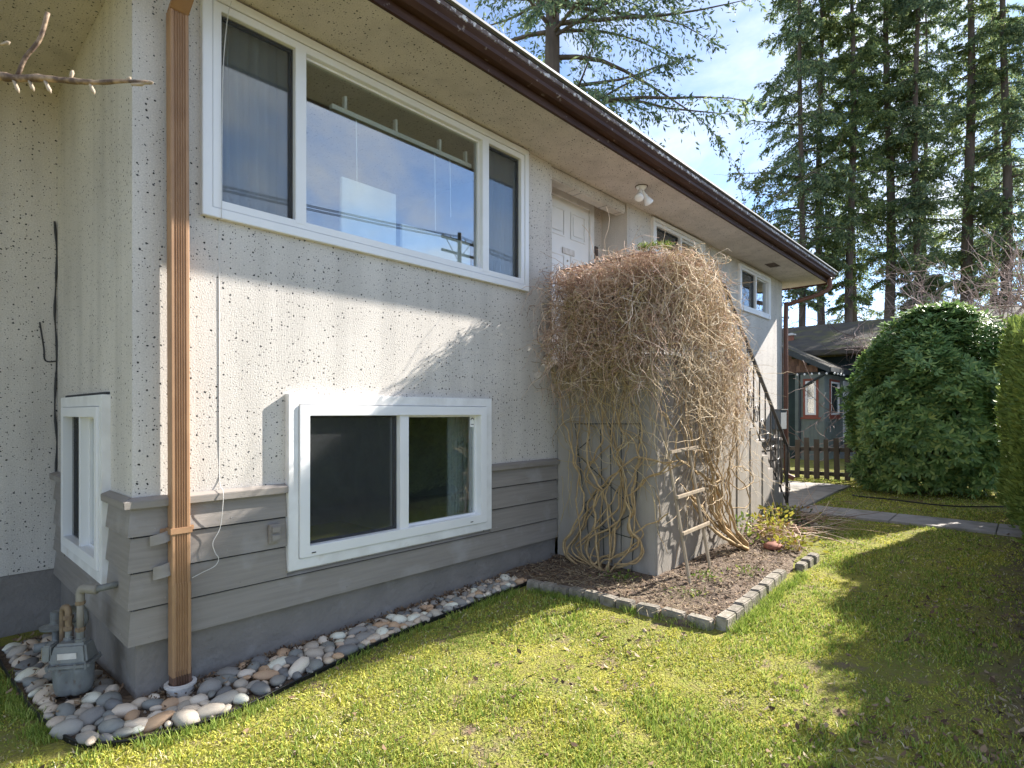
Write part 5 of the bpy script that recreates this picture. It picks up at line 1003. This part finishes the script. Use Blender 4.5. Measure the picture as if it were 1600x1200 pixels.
bare_tree((18.6, -3.0, 0.2), 'bare pinkish shrub spreading over the rhododendron', 41, 6.2, .6, 20, 620)
bare_tree((22.5, -3.3, 0.2), 'bare grey tree below the right end of the firs', 42, 7.4, .55, 16, 600)
bare_tree((18.4, -1.7, 0.2), 'bare twiggy tree in front of the mossy roof', 43, 4.6, .55, 8, 120)
bare_tree((26.5, -1.0, 0.2), 'bare tangle of twigs below the middle firs', 45, 8.2, .55, 16, 480)
bare_tree((25.3, 5.15, 0.2), 'leaning broken snag with ivy leaves left of the firs', 44, 13.0, .09, 3, 90, r=.2, leaves=5200, name='ivy_snag')

# ------------------------------------------------------------------ branch in the near left corner
mg = empty('budding_tree', 'budding twig of a nearby tree reaching in at the upper left corner', 'tree', (-1.75, -0.75, 0))
ML = lambda p: (p[0] + 1.75, p[1] + 0.75, p[2])
MB().tube([(0, 0, -.2), (.02, 0, 1.0), (-.03, .03, 2.0), (0, 0, 3.2)], [.06, .055, .045, .03], 9).build('trunk', 'bark', mg, smooth=True)
# camera-right / forward axes near the twig, in metres
RT = Vector((.6776, -.7354, 0)); FW = Vector((.7354, .6776, 0)); O0 = Vector((-0.885, -3.644, HC)) + FW * 1.3
def tw(px, py, dz=0): return O0 + RT * ((px - 800) / 890 * 1.3) + Vector((0, 0, (645 - py) / 890 * 1.3)) + FW * dz
main = [Vector((-1.75, -.75, 2.3)), tw(-140, 85, -.02), tw(-30, 112), tw(20, 122), tw(60, 122), tw(105, 126), tw(150, 129), tw(190, 127), tw(232, 129)]
MB().tube([ML(p) for p in smooth_path(main, 4)], [(.0115 - .0078 * i / 32) * (1 + .22 * math.sin(i * 1.9) * math.sin(i * .7)) for i in range(33)], 7).build('branch', 'budwood', mg, smooth=True)
MB().tube([ML(p) for p in smooth_path([tw(28, 118), tw(40, 90), tw(62, 62), tw(75, 20)], 4)], .0045, 6).build('side_twig', 'budwood', mg, smooth=True)
for (x, y, x2, y2) in ((20, 122, 30, 146), (45, 124, 53, 143), (70, 126, 80, 146), (140, 130, 148, 148), (110, 124, 114, 110), (195, 127, 205, 121), (222, 130, 240, 129), (205, 132, 226, 132), (2, 70, 16, 66)):
    a, b = tw(x, y), tw(x2, y2); MB().tube([ML(a), ML(a.lerp(b, .35)), ML(a.lerp(b, .75)), ML(b)], [.0028, .0036, .0044, .001], 7).build('bud', 'old_wood', mg, smooth=True)

# ------------------------------------------------------------------ utility pole across the street (mirrored in the picture window)
up = empty('utility_pole', 'wooden utility pole with crossarm across the street, mirrored in the picture window', 'utility pole', (18.7, -18, 0.2))
MB().tube([(0, 0, -.2), (0, 0, 10.6)], [.15, .1], 10).build('pole', 'pole', up, smooth=True)
for z in (10.15, 9.5): MB().box(-1.1, 1.1, -.16, -.05, z, z + .11).build('crossarm', 'pole', up)
for x in (-1.0, -.5, .5, 1.0): MB().lathe([(.03, 0), (.045, .05), (.03, .1)], Matrix.Translation((x, -.1, 10.262)), 8).build('insulator', 'pvc', up)
for a, b in (((-.8, -.1, 10.15), (0, -.1, 9.2)), ((.8, -.1, 10.15), (0, -.1, 9.2))): MB().tube([a, b], .02, 5).build('brace', 'pole', up)
for k, (y, z) in enumerate(((-.9, 10.35), (-.4, 10.35), (.5, 10.35), (1.0, 10.35), (0.1, 8.6), (.1, 8.2))):
    MB().tube([(x, y * .3 - .1, z - 1.0 + ((x - 0) / 40) ** 2 * 1.0 if False else z - 1.1 * (1 - ((abs(x) % 50 - 25) / 25) ** 2)) for x in np.linspace(-50, 50, 41)], .016, 4).build('wire', 'plastic', up)

# ------------------------------------------------------------------ grass, moss and litter
g = np.random.default_rng(55); U = lambda a, b, n: g.uniform(a, b, n)
CAMX, CAMY = -0.885, -3.644
FX, FY, RX, RY = .7354, .6776, .6776, -.7354
def lawn_pts(n, dens_pow=1.2):
    """points on the visible lawn, denser near the viewer"""
    f = 1.9 * (13.5 / 1.9) ** g.random(n); u = np.where(g.random(n) < .9, U(-1.0, 1.0, n), U(-1.6, 1.3, n)); x = CAMX + FX * f + RX * u * f; y = CAMY + FY * f + RY * u * f
    # log-uniform in depth gives density ~ 1/f^2
    ok = (y > -4.8) & (x > -4.2)
    ystrip = np.interp(x, pb[3:, 0], pb[3:, 1])
    ok &= ~((y > ystrip - .015) & (x > -.23) & (x < 2.95)); ok &= ~((x > -.41) & (x < 0) & (y > -.3)); ok &= ~((x > 0) & (y > -.02) & (x < 11)) & ~((x < 0) & (y > 2.1))
    ok &= ~((x > 2.86 + .02 * np.clip(-y, 0, 3)) & (x < 7.6) & (y > -2.06 + np.clip(x - 5.5, 0, 3) * .30)); ok &= ~((x > 2.9) & (x < 3.0) & (y > -.4))
    ok &= ~((x > 7.76) & (x < 8.42) & (y > -4.3) & (y < -1.1)); ok &= ~((x > 7.6) & (x < 11.02) & (y > -1.15)); ok &= (x < 13.2)
    return x[ok], y[ok], f[ok]
def blades(n, hmin, hmax, wk, lean, name, m, label, field):
    x, y, f = lawn_pts(n); p = field(x, y); k = g.random(len(x)) < p; x, y, f = x[k], y[k], f[k]; n = len(x)
    z = gsurf(x, y); h = U(hmin, hmax, n) * (0.55 + .9 * vnoise(x + 5, y, 3.1)); w = wk * f * U(.7, 1.3, n) + .0012
    az = U(0, 2 * np.pi, n); a = np.stack([np.cos(az), np.sin(az), 0 * az], 1); ld = U(0, 2 * np.pi, n); l = np.stack([np.cos(ld), np.sin(ld), 0 * ld], 1) * (h * U(.1, 1, n) * lean)[:, None]
    P = np.stack([x, y, z - .004], 1); up_ = np.array([0, 0, 1.0])
    V = np.stack([P - a * w[:, None], P + a * w[:, None], P + l * .35 + up_ * (h * .6)[:, None] + a * (w * .8)[:, None], P + l * .35 + up_ * (h * .6)[:, None] - a * (w * .8)[:, None], P + l + up_ * (h * np.where(lean > .9, .8, 1))[:, None]], 1)
    i = np.arange(n)[:, None] * 5; F = np.concatenate([i + np.array([[0, 1, 2]]), i + np.array([[0, 2, 3]]), i + np.array([[3, 2, 4]])]); o = np_obj(name, V, F, m); return tag(o, label, 'grass', kind='stuff')
M['g_yellow'] = ramp_island('mossy_yellow_blades', [(0.24, 0.25, 0.035), (0.42, 0.42, 0.06), (0.55, 0.53, 0.09), (0.63, 0.60, 0.18)], 0.7, trans=.3)
M['g_green'] = ramp_island('green_blades', [(0.10, 0.165, 0.027), (0.20, 0.285, 0.045), (0.32, 0.40, 0.075), (0.46, 0.50, 0.14)], 0.6, trans=.35)
M['g_dry'] = ramp_island('dry_blades', [(0.34, 0.28, 0.15), (0.52, 0.45, 0.28), (0.62, 0.56, 0.40)], 0.85, trans=.15)
hedge_f = lambda y: np.clip((y + 3.75) / .5, 0.4, 1)
patch = lambda x, y: vnoise(x, y, 1.7) * .6 + vnoise(x, y, 5.3) * .4
bare = lambda x, y: np.clip((.80 - vnoise(x + 9, y + 4, 3.3) * .75 - vnoise(x, y + 9, 9.0) * .35) * 6, .12, 1)
blades(270000, .010, .024, .0008, 1.2, 'moss', 'g_yellow', 'short yellow moss and fine grass over the lawn', lambda x, y: np.clip(1.4 - patch(x, y) * 1.15, .2, 1) * hedge_f(y) * bare(x, y))
blades(210000, .018, .042, .00065, .9, 'grass', 'g_green', 'short green grass blades over the lawn', lambda x, y: np.clip(patch(x, y) * 2.8 - .85, .14, 1) * np.clip(hedge_f(y) + .15, 0, 1) * bare(x, y))
blades(34000, .010, .03, .0006, 2.0, 'dry_grass', 'g_dry', 'dry bleached grass strewn over the lawn', lambda x, y: np.clip(vnoise(x, y, 4.1) * 1.4 - .2, .1, 1))
# taller tufts along edges
def edge_tufts():
    n = 5000; s = g.random(n); ed = np.array([(p.x, p.y) for p in pe]); i = (s * (len(ed) - 1)).astype(int); p1 = ed[i] + g.normal(size=(n, 2)) * .035 + np.array([0, -.05]) + np.where((ed[i][:, :1] < -.3), np.array([[-.05, .05]]), 0)
    n2 = 5000; t = g.random(n2); a = np.where((t < .5)[:, None], np.stack([2.84 + .2 * t * 2, -.45 - 1.6 * t * 2], 1), np.stack([3.05 + (t - .5) * 2 * 1.7, 0 * t - 2.08], 1)) + g.normal(size=(n2, 2)) * .03
    xy = np.concatenate([p1, a]); x, y = xy[:, 0], xy[:, 1]; k = vnoise(x, y, 6) > .42; x, y = x[k], y[k]; n = len(x)
    h = U(.02, .065, n); w = U(.0016, .0028, n); az = U(0, 6.28, n); a = np.stack([np.cos(az), np.sin(az), 0 * az], 1); ld = U(0, 6.28, n); l = np.stack([np.cos(ld), np.sin(ld), 0 * ld], 1) * (h * U(.1, .9, n))[:, None]
    P = np.stack([x, y, gsurf(x, y) - .004], 1); up_ = np.array([0, 0, 1.0])
    V = np.stack([P - a * w[:, None], P + a * w[:, None], P + l * .35 + up_ * (h * .6)[:, None] + a * (w * .8)[:, None], P + l * .35 + up_ * (h * .6)[:, None] - a * (w * .8)[:, None], P + l + up_ * h[:, None]], 1)
    i = np.arange(n)[:, None] * 5; F = np.concatenate([i + np.array([[0, 1, 2]]), i + np.array([[0, 2, 3]]), i + np.array([[3, 2, 4]])]); o = np_obj('edge_grass', V, F, 'g_green'); tag(o, 'taller green grass along the pebble edging and bricks', 'grass', kind='stuff')
edge_tufts()
def scatter(name, x, y, z, L, m, label, cat, flat=.35, wr=.55):
    n = len(x); P = np.stack([x, y, z], 1); az = U(0, 6.28, n); D = norm(np.stack([np.cos(az), np.sin(az), g.normal(size=n) * flat], 1)); Us = norm(np.cross(D, np.array([0, 0, 1.0]) + g.normal(size=(n, 3)) * flat)); V, F = leaf_hex(P, D, Us, L, L * wr, .8); o = np_obj(name, V, F, m); return tag(o, label, cat, kind='stuff')
x, y, f = lawn_pts(14000); k = g.random(len(x)) < np.clip(vnoise(x, y, 1.3) * 1.1 - .42 + .3 * np.clip(-2.7 - y, 0, 1), .04, 1); x, y, f = x[k], y[k], f[k]
scatter('leaf_litter', x, y, gsurf(x, y) + U(.008, .025, len(x)), U(.014, .042, len(x)) * (1 + .06 * f), 'litter', 'small brown leaves and debris scattered over the lawn', 'leaf litter')
n = 9500; x = U(2.98, 7.4, n); y = U(-1.95, -.03, n); k = ~((x > 3.72) & (y > -1.16)) & (bed_h(x, y) > gz(x) + .02); x, y = x[k], y[k]
scatter('bed_litter', x, y, bed_h(x, y) + U(.002, .02, len(x)), U(.012, .04, len(x)), 'litter', 'dead brown leaves covering the soil bed', 'leaf litter', .45, .45)
n = 3400; x = U(2.98, 6.6, n); y = U(-1.95, -.05, n); k = ~((x > 3.70) & (y > -1.18)) & (g.random(n) < vnoise(x, y, 2.9) * 1.5 - .25); x, y = x[k], y[k]; n = len(x); P0 = np.stack([x, y, bed_h(x, y) + .012], 1); D0 = g.normal(size=(n, 3)) * [1, 1, .12]
V, F = tubes_np(*strands(P0, D0, U(.05, .22, n), 4, np.full(n, .0), .12, g, U(.001, .0022, n), np.full(n, .001))); o = np_obj('bed_straw', V, F, 'straw'); tag(o, 'dry straw stalks lying on the soil bed', 'straw', kind='stuff')
n = 2200; x = U(0.02, 3.0, n); y = -np.abs(g.normal(size=n)) * .07 - .012; scatter('wall_litter', x, y, gz(x) + U(.02, .05, n), U(.015, .045, n), 'litter', 'brown leaves caught between the pebbles and the wall', 'leaf litter', .6, .3)
n = 320; x = U(-.34, -.02, n); y = U(.1, 1.9, n); scatter('corner_litter', x, y, gz(x, y) + U(.03, .06, n), U(.015, .05, n), 'litter', 'brown leaves among the stones by the gas meter', 'leaf litter', .6, .4)
